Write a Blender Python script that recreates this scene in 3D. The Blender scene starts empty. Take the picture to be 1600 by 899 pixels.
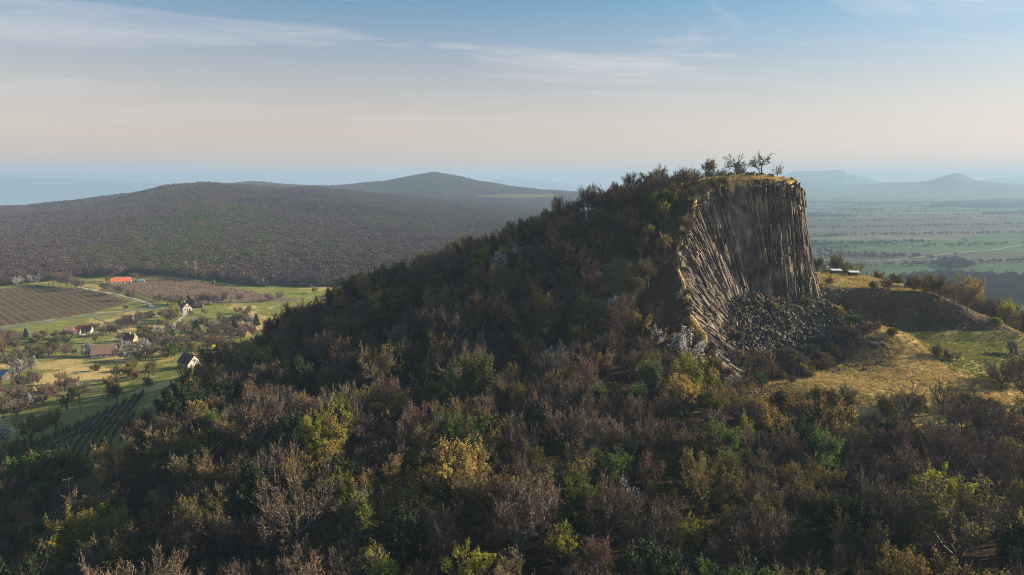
import bpy, math, random
import numpy as np
from mathutils import Vector, Matrix

# ------------------------------------------------------------------ render, camera, world, sun
SC = bpy.context.scene
SC.render.engine = 'CYCLES'
CY = SC.cycles
CY.use_denoising = True; CY.denoiser = 'OPENIMAGEDENOISE'; CY.denoising_prefilter = 'NONE'; CY.denoising_input_passes = 'RGB_ALBEDO_NORMAL'; CY.filter_width = 1.0
CY.max_bounces = 3; CY.diffuse_bounces = 2; CY.glossy_bounces = 1
CY.transmission_bounces = 1; CY.transparent_max_bounces = 4; CY.volume_bounces = 1
CY.sample_clamp_indirect = 4.0
SC.view_settings.view_transform = 'Standard'
SC.view_settings.look = 'None'
SC.view_settings.gamma = 1.0
SC.view_settings.use_curve_mapping = False
SC.view_settings.exposure = 1.22

F = 1080.0                                   # focal length in photo pixels
PITCH = math.radians(8.75)
CAMZ = 110.0                                 # metres above the valley floor
cam_d = bpy.data.cameras.new('camera')
cam_d.sensor_width = 36.0
cam_d.lens = 36.0 * F / 1600.0
cam_d.clip_start = 0.5; cam_d.clip_end = 120000.0
cam = bpy.data.objects.new('camera', cam_d)
SC.collection.objects.link(cam)
cam.location = (0, 0, CAMZ)
cam.rotation_euler = (math.radians(90) - PITCH, 0, 0)
SC.camera = cam

SUN_EL = math.radians(18.5)
SUN_AZ = math.radians(79.0)                  # clockwise from +Y (the view direction)
sun_dir = Vector((math.sin(SUN_AZ) * math.cos(SUN_EL), math.cos(SUN_AZ) * math.cos(SUN_EL), math.sin(SUN_EL)))
sd = bpy.data.lights.new('sun', 'SUN')
sd.energy = 5.0; sd.angle = math.radians(0.6); sd.color = (1.0, 0.83, 0.60)
so = bpy.data.objects.new('sun', sd)
SC.collection.objects.link(so)
so.rotation_euler = sun_dir.to_track_quat('Z', 'Y').to_euler()
so.location = (300, 100, 400)

world = bpy.data.worlds.new('World'); SC.world = world
world.use_nodes = True
wn = world.node_tree; wn.nodes.clear()
def N(t, typ, **kw):
    n = t.nodes.new(typ)
    for k, v in kw.items():
        setattr(n, k, v)
    return n
def L(t, a, b): t.links.new(a, b)
CLR = 28; CLOC = (2.7, 1.9, 0)
sky = N(wn, 'ShaderNodeTexSky', sky_type='NISHITA')
sky.sun_disc = False; sky.sun_elevation = SUN_EL; sky.sun_rotation = SUN_AZ
sky.altitude = 300; sky.air_density = 1.0; sky.dust_density = 1.0; sky.ozone_density = 2.2
tc = N(wn, 'ShaderNodeTexCoord')
sepw = N(wn, 'ShaderNodeSeparateXYZ'); L(wn, tc.outputs['Generated'], sepw.inputs[0])
# thin cirrus: project the direction on a high sheet
addz = N(wn, 'ShaderNodeMath', operation='ADD'); addz.inputs[1].default_value = 0.12
L(wn, sepw.outputs[2], addz.inputs[0])
dx = N(wn, 'ShaderNodeMath', operation='DIVIDE'); dy = N(wn, 'ShaderNodeMath', operation='DIVIDE')
L(wn, sepw.outputs[0], dx.inputs[0]); L(wn, addz.outputs[0], dx.inputs[1])
L(wn, sepw.outputs[1], dy.inputs[0]); L(wn, addz.outputs[0], dy.inputs[1])
comb = N(wn, 'ShaderNodeCombineXYZ'); L(wn, dx.outputs[0], comb.inputs[0]); L(wn, dy.outputs[0], comb.inputs[1])
mp = N(wn, 'ShaderNodeMapping'); mp.inputs['Rotation'].default_value = (0, 0, math.radians(CLR))
mp.inputs['Scale'].default_value = (0.5, 1.3, 1.0); mp.inputs['Location'].default_value = CLOC
L(wn, comb.outputs[0], mp.inputs[0])
nz = N(wn, 'ShaderNodeTexNoise'); nz.inputs['Scale'].default_value = 0.95; nz.inputs['Detail'].default_value = 7
nz.inputs['Roughness'].default_value = 0.62; nz.inputs['Distortion'].default_value = 0.8
L(wn, mp.outputs[0], nz.inputs['Vector'])
cr = N(wn, 'ShaderNodeValToRGB'); cr.color_ramp.elements[0].position = 0.50; cr.color_ramp.elements[1].position = 0.72
L(wn, nz.outputs[0], cr.inputs[0])
up = N(wn, 'ShaderNodeMapRange'); up.inputs[1].default_value = 0.03; up.inputs[2].default_value = 0.20
up.inputs[3].default_value = 0.0; up.inputs[4].default_value = 0.8
L(wn, sepw.outputs[2], up.inputs[0])
cm = N(wn, 'ShaderNodeMath', operation='MULTIPLY'); L(wn, cr.outputs[0], cm.inputs[0]); L(wn, up.outputs[0], cm.inputs[1])
mixc = N(wn, 'ShaderNodeMix', data_type='RGBA'); mixc.inputs[7].default_value = (7.2, 6.7, 6.5, 1)
L(wn, cm.outputs[0], mixc.inputs[0])
vl = N(wn, 'ShaderNodeMapRange', interpolation_type='SMOOTHSTEP'); vl.inputs[1].default_value = -0.02; vl.inputs[2].default_value = 0.30
vl.inputs[3].default_value = 0.92; vl.inputs[4].default_value = 0.0
L(wn, sepw.outputs[2], vl.inputs[0])
tint = N(wn, 'ShaderNodeMix', data_type='RGBA', blend_type='MULTIPLY'); tint.inputs[0].default_value = 1; tint.inputs[7].default_value = (0.53, 1.0, 1.13, 1)
L(wn, sky.outputs[0], tint.inputs[6])
bw = N(wn, 'ShaderNodeRGBToBW'); L(wn, sky.outputs[0], bw.inputs[0])
vb = N(wn, 'ShaderNodeMath', operation='MULTIPLY_ADD'); vb.inputs[1].default_value = 0.07; vb.inputs[2].default_value = 0.62; L(wn, bw.outputs[0], vb.inputs[0])
vc = N(wn, 'ShaderNodeVectorMath', operation='SCALE'); vc.inputs[0].default_value = (8.3, 5.7, 4.25); L(wn, vb.outputs[0], vc.inputs['Scale'])
mixv = N(wn, 'ShaderNodeMix', data_type='RGBA'); L(wn, vc.outputs[0], mixv.inputs[7])     # added veil: warm horizon glow put into the sky colour, strongest low down
L(wn, vl.outputs[0], mixv.inputs[0]); L(wn, tint.outputs[2], mixv.inputs[6]); L(wn, mixv.outputs[2], mixc.inputs[6])
bg = N(wn, 'ShaderNodeBackground'); bg.inputs[1].default_value = 0.053
L(wn, mixc.outputs[2], bg.inputs[0])
wo = N(wn, 'ShaderNodeOutputWorld'); L(wn, bg.outputs[0], wo.inputs[0])

# ------------------------------------------------------------------ helpers
RNG = np.random.default_rng(11)
random.seed(5)
COL = SC.collection
CP, SP = math.cos(PITCH), math.sin(PITCH)

def ray(px, py):
    u = (px - 800) / F; v = (449.5 - py) / F
    return u, CP + SP * v, -SP + CP * v
def W(px, py, y):
    a, b, c = ray(px, py)
    return (a / b * y, y, CAMZ + c / b * y)
def project(x, y, z):
    dz = z - CAMZ
    f = y * CP - dz * SP
    upv = y * SP + dz * CP
    f = np.maximum(f, 1e-3)
    return 800 + F * x / f, 449.5 - F * upv / f, f

def _hash(ix, iy, seed):
    h = (ix.astype(np.int64) * 374761393 + iy.astype(np.int64) * 668265263 + seed * 1442695041) & 0xffffffff
    h = ((h ^ (h >> 13)) * 1274126177) & 0xffffffff
    h = h ^ (h >> 16)
    return (h & 0xffff) / 65535.0
def vn(x, y, s, seed=0):
    x = np.asarray(x, float) / s; y = np.asarray(y, float) / s
    ix = np.floor(x); iy = np.floor(y); fx = x - ix; fy = y - iy
    fx = fx * fx * (3 - 2 * fx); fy = fy * fy * (3 - 2 * fy)
    a = _hash(ix, iy, seed); b = _hash(ix + 1, iy, seed); c = _hash(ix, iy + 1, seed); d = _hash(ix + 1, iy + 1, seed)
    return (a * (1 - fx) + b * fx) * (1 - fy) + (c * (1 - fx) + d * fx) * fy
def fbm(x, y, s, seed=0, o=4):
    r = 0; a = 1; t = 0
    for k in range(o):
        r = r + a * vn(x, y, s / 2 ** k, seed + k * 17); t += a; a *= 0.5
    return r / t
def sst(e0, e1, x):
    t = np.clip((x - e0) / (e1 - e0), 0, 1)
    return t * t * (3 - 2 * t)
def inpoly(x, y, poly):
    x = np.asarray(x, float); y = np.asarray(y, float)
    r = np.zeros(x.shape, bool)
    n = len(poly)
    for i in range(n):
        x0, y0 = poly[i]; x1, y1 = poly[(i + 1) % n]
        if y0 == y1: continue
        c = ((y0 > y) != (y1 > y)) & (x < (x1 - x0) * (y - y0) / (y1 - y0) + x0)
        r ^= c
    return r
def dpoly(x, y, pts):
    x = np.asarray(x, float); y = np.asarray(y, float)
    d = np.full(x.shape, 1e9)
    for (x0, y0), (x1, y1) in zip(pts[:-1], pts[1:]):
        vx, vy = x1 - x0, y1 - y0
        t = np.clip(((x - x0) * vx + (y - y0) * vy) / (vx * vx + vy * vy + 1e-9), 0, 1)
        d = np.minimum(d, np.hypot(x - x0 - t * vx, y - y0 - t * vy))
    return d

# ------------------------------------------------------------------ heights
def ridge(pts, D, sf, sb, can=0.0):
    P = np.array(pts, float)
    out = []
    for px, py in P:
        a, b, c = ray(px, py)
        k = math.hypot(a, b)
        out.append((a / b, CAMZ + c / k * D - can))
    O = np.array(out)
    return O[:, 0], O[:, 1], D, sf, sb
RIDGES = [
    ridge([(-500, 352), (-200, 342), (0, 332), (60, 326), (130, 316), (200, 302), (270, 287), (320, 282), (380, 286), (440, 289), (490, 292), (540, 298), (600, 306), (700, 320), (850, 335), (1000, 350)], 2350, 620, 500, 3),
    ridge([(100, 330), (330, 292), (400, 282.5), (450, 286), (520, 288.5), (560, 286), (600, 284), (640, 276), (680, 269), (720, 276), (760, 282), (800, 290), (850, 295), (900, 298), (960, 304), (1050, 330)], 4100, 520, 500, 11),
    ridge([(1190, 290), (1225, 273), (1243, 267), (1320, 266), (1324, 271), (1342, 273), (1372, 283), (1430, 290)], 12500, 500, 500),
    ridge([(1100, 299), (1200, 288), (1262, 282), (1330, 288), (1400, 284), (1450, 282.5), (1480, 273.5), (1495, 270), (1507, 271.5), (1520, 279), (1560, 285), (1620, 290), (1800, 296)], 9800, 700, 800),
    ridge([(1480, 287), (1550, 279), (1600, 277), (1700, 278), (2000, 284)], 18000, 900, 900),
    ridge([(-600, 278), (0, 277), (100, 279), (200, 284), (260, 288), (740, 290), (780, 280), (805, 278), (850, 283), (920, 290), (1000, 292)], 18500, 800, 900),
]
def h_far(x, y):
    r = np.hypot(x, y)
    a = np.where(y > 50, x / np.maximum(y, 50), np.sign(x) * 3)
    right = sst(0.0, 0.40, a) * sst(350, 1000, r)
    z = -52 * right
    z = z + (-20) * sst(1500, 3500, r) * sst(-0.1, 0.1, a) * (1 - right)
    z = z + 3.0 * (fbm(x, y, 700, 3) - 0.5) * sst(900, 1500, r)
    ys_ = np.interp(a, [-.8, -.45, -.3, 0], [2650, 2850, 4700, 4900])
    lk = sst(0, 800, y - ys_) * sst(0.27, 0.12, a)
    z = z * (1 - lk) - 150 * lk
    best = np.zeros_like(z)
    for A, Z, D, sf, sb in RIDGES:
        zc = np.interp(a, A, Z)
        s = np.where(r < D, sf, sb)
        g = np.exp(-((r - D) / s) ** 2 * 0.5)
        edge = sst(A[0] - 0.15, A[0], a) * sst(A[-1] + 0.15, A[-1], a)
        best = np.maximum(best, np.maximum(zc - z, 0) * g * edge)
    z = z + best
    z = z - (1 - np.abs(fbm(x, y, 520, 77, 3) * 2 - 1)) ** 3 * 16 * sst(20, 70, best) * (1 - lk) * sst(1400, 2000, r)
    z = z + (fbm(x, y, 260, 9) - 0.5) * 14 * sst(1300, 2000, r) * (1 - lk) * (best > 5)
    return z

COMMON = [
    (-144, 200, 27), (-178, 300, 13), (-192, 400, 5), (-260, 340, 3), (-110, 450, 2), (-200, 450, 1), (-300, 450, 0), (-320, 300, 2),
    (0, 470, 14), (0, 600, 0), (-300, 600, 0), (-500, 700, 0), (0, 800, -4), (200, 480, 12), (300, 600, -30), (-150, 800, 0), (-500, 450, 0),
    (-109, 160, 32), (-104, 150, 25), (-125, 125, 24), (-150, 160, 20), (-200, 200, 14), (-250, 150, 10), (-200, 60, 12),
    (-99, 180, 38), (-103, 230, 38), (-135, 250, 27), (-58, 150, 43), (-55, 110, 36), (0, 130, 44), (0, 98, 42), (51, 130, 43), (89, 130, 43),
    (80, 100, 41), (111, 165, 46), (145, 190, 48), (0, 0, 36), (-100, 0, 24), (100, 0, 36), (0, 50, 39), (150, 80, 40), (200, 150, 42),
    (250, 250, 36), (300, 350, 12), (0, -100, 30), (300, 100, 30), (-250, -50, 5), (250, -80, 30),
    (64, 190, 50), (58, 175, 48.5), (40, 170, 48.5), (20, 160, 48), (-37, 195, 46),
]
UP = [
    (91, 262, 111.5), (100, 257, 110.5), (75, 256, 110.5), (60, 262, 107), (47, 262, 104.5), (12, 262, 90), (-10, 262, 80), (-29, 262, 73), (-58, 258, 62),
    (-75, 252, 53), (-95, 250, 42), (80, 290, 104), (40, 300, 92), (0, 320, 70), (-50, 320, 52), (-100, 310, 36), (60, 360, 62), (120, 300, 80), (140, 380, 42),
    (21, 226, 70), (0, 190, 49), (-44, 228, 55), (61, 236, 97.5), (54, 223, 82), (56, 212, 70), (59, 204, 58.5), (66, 246, 105), (40, 236, 88), (35, 210, 66), (30, 190, 54),
    (90, 248, 110), (108, 253, 109), (110, 265, 108), (96, 275, 106.5), (-20, 225, 62),
]
LOW = [
    (141, 290, 70), (141, 302, 69.5), (120, 290, 72), (124, 257, 70), (141, 256, 69.6), (154, 256, 68), (146, 249, 56), (124, 246, 58), (160, 250, 55.5), (181, 253, 55.5),
    (156, 235, 53.5), (175, 225, 52), (200, 300, 46), (230, 330, 34), (190, 270, 54), (165, 290, 63), (150, 320, 56), (130, 345, 50),
    (129, 228, 60.5), (131, 215, 56), (117, 236, 64.5), (96, 190, 53), (81, 188, 52), (71, 182, 48.5), (120, 195, 52.5), (150, 205, 50),
    (104, 244, 69.5), (85, 240, 72), (78, 205, 50.8), (104, 218, 53), (117, 229, 62), (73, 228, 67), (70.8, 213, 58), (112, 244, 68), (60, 225, 68), (60, 240, 74), (90, 255, 74), (108, 258, 71),
    (170, 195, 48), (200, 200, 46),
]
def anchors():
    o = []
    for k in range(40):
        t = 2 * math.pi * k / 40
        for R in (900, 1250):
            x, y = R * math.sin(t), R * math.cos(t)
            o.append((x, y, float(h_far(np.array([x]), np.array([y]))[0])))
    return o
ANC = anchors()
def tps_fit(pts):
    P = np.array(pts, float); n = len(P)
    d = np.hypot(P[:, None, 0] - P[None, :, 0], P[:, None, 1] - P[None, :, 1]) / 100
    K = np.where(d > 0, d * d * np.log(d + 1e-12), 0) + np.eye(n) * 0.0012
    Q = np.c_[np.ones(n), P[:, :2] / 100]
    A = np.zeros((n + 3, n + 3)); A[:n, :n] = K; A[:n, n:] = Q; A[n:, :n] = Q.T
    w = np.linalg.solve(A, np.r_[P[:, 2], 0, 0, 0])
    return P[:, :2] / 100, w
def tps_eval(m, x, y):
    P, w = m; n = len(P); x = x / 100; y = y / 100
    out = w[n] + w[n + 1] * x + w[n + 2] * y
    for i in range(n):
        d2 = (x - P[i, 0]) ** 2 + (y - P[i, 1]) ** 2
        out = out + w[i] * 0.5 * d2 * np.log(d2 + 1e-12)
    return out
M_UP = tps_fit(COMMON + UP + ANC)
M_LOW = tps_fit(COMMON + LOW + ANC)
# rim of the quarry face (x, y, z) from the foot of the left rib round to the back of the right edge
RIM = [(64, 191, 50.2), (60.5, 198, 54.5), (59.5, 205, 59.5), (57, 212, 69), (54.2, 222, 81.5), (57, 230, 90), (61, 236, 97.2), (66, 244, 104.5), (75, 248.5, 109.2), (84, 249, 110.3), (94, 249, 110.2), (103, 250, 109.6), (107.6, 253, 108.5), (110.5, 262, 106.5), (111, 275, 103), (112, 292, 98)]
BASE = [(66, 191.5, 49.3), (65, 198, 52), (66, 204, 54.5), (68.5, 211, 57.5), (70.5, 219, 61), (71.5, 226, 65), (72.5, 231, 68), (76, 236, 70.5), (82, 239, 72), (89, 240.5, 71.5), (98, 242, 70.5), (107, 243, 69), (114.5, 245.5, 66.5), (119.5, 257, 68), (120.5, 273, 70), (121, 292, 71)]
RIM = [(p[0] - 4.2 * float(np.clip((p[0] - 96) / 10, 0, 1)) , p[1], p[2]) for p in RIM]; BASE = [(p[0] - 4.4 * float(np.clip((p[0] - 98) / 12, 0, 1)), p[1], p[2]) for p in BASE]
def roughen(P, amp, lo, hi, seed):
    rr = np.random.default_rng(seed); out = []
    for i, (p, q) in enumerate(zip(P[:-1], P[1:])):
        for k in range(3):
            f = k / 3; v = [p[j] * (1 - f) + q[j] * f for j in range(3)]
            if lo <= i < hi and (i, k) != (lo, 0): v[0] += rr.normal(0, amp); v[1] += rr.normal(0, amp); v[2] += rr.normal(0, amp * .5)
            out.append(tuple(v))
    return out + [P[-1]]
RIM = roughen(RIM, .75, 1, 9, 5); BASE = roughen(BASE, .5, 1, 13, 6)
RIMXY = [(p[0], p[1]) for p in RIM]
LOWPOLY = RIMXY + [(112, 330), (120, 420), (420, 420), (420, 100), (150, 150), (90, 172), (68, 184)]
def hz(x, y):
    x = np.atleast_1d(np.asarray(x, float)); y = np.atleast_1d(np.asarray(y, float))
    r = np.hypot(x, y)
    far = h_far(x, y)
    z = far.copy()
    m = r < 1250
    if m.any():
        xm, ym = x[m], y[m]
        u = tps_eval(M_UP, xm, ym); l = tps_eval(M_LOW, xm, ym)
        # the flat terrace and its bank
        Wt = sst(112, 117, xm) * sst(192, 183, xm) * sst(243, 247, ym) * sst(306, 299, ym)
        zt = np.interp(xm, [112, 120, 150, 158, 186], [71.5, 70.8, 69.6, 68.2, 56.2]); sb_ = sst(248.3, 255, ym + 1.2 * (vn(xm, ym, 6, 64) - .5))
        l = l * (1 - Wt) + (55.8 * (1 - sb_) + zt * sb_) * Wt
        ins = inpoly(xm, ym, LOWPOLY)
        d = dpoly(xm, ym, RIMXY)
        sgn = np.where(ins, d, -d)
        w = np.where(d < 60, sst(-0.2, 1.6, sgn), 0)
        w = np.where(d >= 60, sst(-60, 60, np.where(ins, 60, -60)), w)
        # away from the rim the two surfaces are blended over a wide belt
        dl = dpoly(xm, ym, [(112, 292), (112, 330), (120, 420)])
        wl = sst(-25, 25, np.where(ins, dl, -dl))
        w = np.where((dl < 25) & (ym > 292), wl, w)
        zn = u * (1 - w) + l * w
        zn = zn + (fbm(xm, ym, 14, 5, 3) - 0.5) * 1.3 * sst(500, 200, r[m])
        valley = sst(330, 430, ym) * sst(60, 0, xm)
        b = sst(900, 1250, r[m])
        z[m] = zn * (1 - b) + far[m] * b
    return z
def hz1(x, y): return float(hz([x], [y])[0])
def hit(px, py, up_=0.0, r0=60, r1=9000):
    a, b, c = ray(px, py)
    ys = np.geomspace(r0, r1, 1500)
    zr = CAMZ + c / b * ys
    zg = hz(a / b * ys, ys) + up_
    i = np.argmax(zr < zg)
    if zr[i] >= zg[i]: i = len(ys) - 1
    if i > 0:
        f = (zr[i - 1] - zg[i - 1]) / max(1e-6, (zr[i - 1] - zg[i - 1]) - (zr[i] - zg[i]))
        y = ys[i - 1] + f * (ys[i] - ys[i - 1])
    else: y = ys[0]
    x = a / b * y
    return float(x), float(y), hz1(x, y)

# ------------------------------------------------------------------ object helpers
def tag(o, label=None, cat=None, group=None, kind=None):
    if label: o['label'] = label
    if cat: o['category'] = cat
    if group: o['group'] = group
    if kind: o['kind'] = kind
    return o
def mesh_np(name, V, Fq, mats=(), mi=None, smooth=False):
    """V (n,3); Fq list of face index arrays (each (m,k))"""
    me = bpy.data.meshes.new(name)
    V = np.asarray(V, np.float32)
    if isinstance(Fq, np.ndarray): Fq = [Fq]
    Fq = [np.asarray(f, np.int32) for f in Fq if len(f)]
    nl = sum(f.size for f in Fq); nf = sum(len(f) for f in Fq)
    me.vertices.add(len(V)); me.vertices.foreach_set('co', V.ravel())
    me.loops.add(nl); me.polygons.add(nf)
    me.loops.foreach_set('vertex_index', np.concatenate([f.ravel() for f in Fq]))
    tot = np.concatenate([np.full(len(f), f.shape[1], np.int32) for f in Fq])
    st = np.concatenate([[0], np.cumsum(tot)[:-1]]).astype(np.int32)
    me.polygons.foreach_set('loop_start', st)
    for m in mats: me.materials.append(m)
    if mi is not None: me.polygons.foreach_set('material_index', np.asarray(mi, np.int32))
    me.polygons.foreach_set('use_smooth', np.full(nf, bool(smooth)))
    me.update(calc_edges=True)
    return me
def link(name, me, parent=None, loc=None):
    o = bpy.data.objects.new(name, me); COL.objects.link(o)
    if parent: o.parent = parent
    if loc is not None: o.location = loc
    return o
def empty(name, loc=(0, 0, 0), rz=0.0):
    o = bpy.data.objects.new(name, None); COL.objects.link(o)
    o.location = loc; o.rotation_euler = (0, 0, rz); o.empty_display_size = 0.5
    return o
def attr(me, name, data, typ='FLOAT_COLOR'):
    a = me.attributes.new(name, typ, 'POINT')
    a.data.foreach_set('color' if typ == 'FLOAT_COLOR' else 'value', np.asarray(data, np.float32).ravel())

class MB:
    def __init__(s): s.v = []; s.f = []
    def add(s, vs, fs):
        o = len(s.v); s.v += [tuple(v) for v in vs]; s.f += [tuple(i + o for i in f) for f in fs]
    def box(s, c, d, rz=0, M=None):
        hx, hy, hh = d[0] / 2, d[1] / 2, d[2] / 2
        vs = [Vector((sx * hx, sy * hy, sz * hh)) for sz in (-1, 1) for sx, sy in ((-1, -1), (1, -1), (1, 1), (-1, 1))]
        R = M if M is not None else Matrix.Rotation(rz, 3, 'Z')
        vs = [R @ v + Vector(c) for v in vs]
        s.add(vs, [(0, 3, 2, 1), (4, 5, 6, 7), (0, 1, 5, 4), (1, 2, 6, 5), (2, 3, 7, 6), (3, 0, 4, 7)])
    def tube(s, a, b, r0, r1, n=6):
        a = Vector(a); b = Vector(b); d = (b - a).normalized()
        t = Vector((0, 0, 1)) if abs(d.z) < .9 else Vector((1, 0, 0))
        p = d.cross(t).normalized(); q = d.cross(p)
        vs = [a + (p * math.cos(2 * math.pi * k / n) + q * math.sin(2 * math.pi * k / n)) * r0 for k in range(n)]
        vs += [b + (p * math.cos(2 * math.pi * k / n) + q * math.sin(2 * math.pi * k / n)) * r1 for k in range(n)]
        s.add(vs, [(k, k + n, (k + 1) % n + n, (k + 1) % n) for k in range(n)] + [tuple(range(n)), tuple(range(2 * n - 1, n - 1, -1))])
    def build(s, name, mat, parent=None, loc=None, bevel=0):
        me = bpy.data.meshes.new(name); me.from_pydata(s.v, [], s.f)
        if mat: me.materials.append(mat)
        me.update()
        return link(name, me, parent, loc)

# ------------------------------------------------------------------ materials
def newmat(name):
    m = bpy.data.materials.new(name); m.use_nodes = True
    nt = m.node_tree; b = nt.nodes['Principled BSDF']
    b.inputs['Specular IOR Level'].default_value = 0.15
    b.inputs['Roughness'].default_value = 0.85
    return m, nt, b
def mat_noise(name, c1, c2, scale=1.0, rough=0.85, bump=0.0, rand=0.0, detail=4, spec=0.15, transl=0.0):
    m, nt, b = newmat(name)
    b.inputs['Roughness'].default_value = rough; b.inputs['Specular IOR Level'].default_value = spec
    tcn = N(nt, 'ShaderNodeNewGeometry')
    nn = N(nt, 'ShaderNodeTexNoise'); nn.inputs['Scale'].default_value = scale; nn.inputs['Detail'].default_value = detail
    L(nt, tcn.outputs['Position'], nn.inputs['Vector'])
    mr = N(nt, 'ShaderNodeMapRange'); mr.inputs[1].default_value = 0.32; mr.inputs[2].default_value = 0.68
    L(nt, nn.outputs[0], mr.inputs[0])
    mx = N(nt, 'ShaderNodeMix', data_type='RGBA'); mx.inputs[6].default_value = (*c1, 1); mx.inputs[7].default_value = (*c2, 1)
    L(nt, mr.outputs[0], mx.inputs[0])
    out = mx.outputs[2]
    if rand:
        oi = N(nt, 'ShaderNodeObjectInfo')
        hs = N(nt, 'ShaderNodeHueSaturation')
        m1 = N(nt, 'ShaderNodeMapRange'); m1.inputs[3].default_value = 1 - rand; m1.inputs[4].default_value = 1 + rand
        L(nt, oi.outputs['Random'], m1.inputs[0]); L(nt, m1.outputs[0], hs.inputs['Value'])
        m2 = N(nt, 'ShaderNodeMapRange'); m2.inputs[3].default_value = 0.5 - rand * 0.06; m2.inputs[4].default_value = 0.5 + rand * 0.06
        mm = N(nt, 'ShaderNodeMath', operation='FRACT'); mk = N(nt, 'ShaderNodeMath', operation='MULTIPLY'); mk.inputs[1].default_value = 7.31
        L(nt, oi.outputs['Random'], mk.inputs[0]); L(nt, mk.outputs[0], mm.inputs[0]); L(nt, mm.outputs[0], m2.inputs[0]); L(nt, m2.outputs[0], hs.inputs['Hue'])
        L(nt, out, hs.inputs['Color']); out = hs.outputs[0]
    L(nt, out, b.inputs['Base Color'])
    if bump:
        bp = N(nt, 'ShaderNodeBump'); bp.inputs['Strength'].default_value = 1.0; bp.inputs['Distance'].default_value = bump
        L(nt, nn.outputs[0], bp.inputs['Height']); L(nt, bp.outputs[0], b.inputs['Normal'])
    if transl:
        tr = N(nt, 'ShaderNodeBsdfTranslucent'); L(nt, out, tr.inputs[0])
        ms = N(nt, 'ShaderNodeMixShader'); ms.inputs[0].default_value = transl
        L(nt, b.outputs[0], ms.inputs[1]); L(nt, tr.outputs[0], ms.inputs[2])
        L(nt, ms.outputs[0], nt.nodes['Material Output'].inputs[0])
    return m

# ------------------------------------------------------------------ haze
hm = bpy.data.materials.new('haze_air'); hm.use_nodes = True
hm.node_tree.nodes.clear()
pv = N(hm.node_tree, 'ShaderNodeVolumePrincipled')
pv.inputs['Color'].default_value = (0.37, 0.53, 0.72, 1)
pv.inputs['Density'].default_value = 1.5e-4
pv.inputs['Anisotropy'].default_value = 0.1
ho = N(hm.node_tree, 'ShaderNodeOutputMaterial'); L(hm.node_tree, pv.outputs[0], ho.inputs['Volume'])
hb = MB(); hb.box((0, 10050, 74), (31000, 21300, 472))
haze = hb.build('haze', hm)
tag(haze, kind='stuff', label='thin pale evening haze over the plain and the far hills', cat='haze')

# ------------------------------------------------------------------ terrain sheet
GREEN = np.array((0.160, 0.185, 0.040)); GOLD = np.array((0.55, 0.40, 0.155)); LITTER = np.array((0.065, 0.043, 0.027))
SOIL = np.array((0.17, 0.115, 0.075)); TAN = np.array((0.24, 0.175, 0.125)); WOODF = np.array((0.060, 0.048, 0.042)); OLIVE = np.array((0.17, 0.155, 0.05))
FORE_EDGE = [(-400, 452), (0, 447), (60, 441), (130, 433), (250, 431), (300, 436), (380, 446), (480, 449), (620, 446), (1000, 440)]
VINE1 = [(-200, 470), (0, 452), (60, 447), (130, 452), (160, 457), (205, 472), (150, 488), (100, 496), (0, 510), (-200, 530)]
TANF = [(172, 446), (200, 440), (250, 434), (300, 438), (360, 450), (430, 463), (470, 470), (330, 474), (300, 474), (262, 468), (225, 458)]
VINE2 = [(150, 455), (172, 446), (225, 458), (262, 470), (240, 477), (190, 463)]
VINE3 = [(-100, 712), (0, 700), (60, 690), (110, 668), (190, 632), (230, 610), (190, 690), (150, 745), (60, 752), (0, 785), (-100, 830)]
VINE4 = [(-80, 520), (0, 514), (40, 520), (30, 534), (0, 545), (-80, 560)]
CLEAR_FAR = [(735, 306), (800, 303), (870, 304), (885, 311), (800, 313), (745, 311)]
def forest_cut(px):  # photo row of the far forest's near edge
    E = np.array(FORE_EDGE, float)
    return np.interp(px, E[:, 0], E[:, 1])
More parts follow.
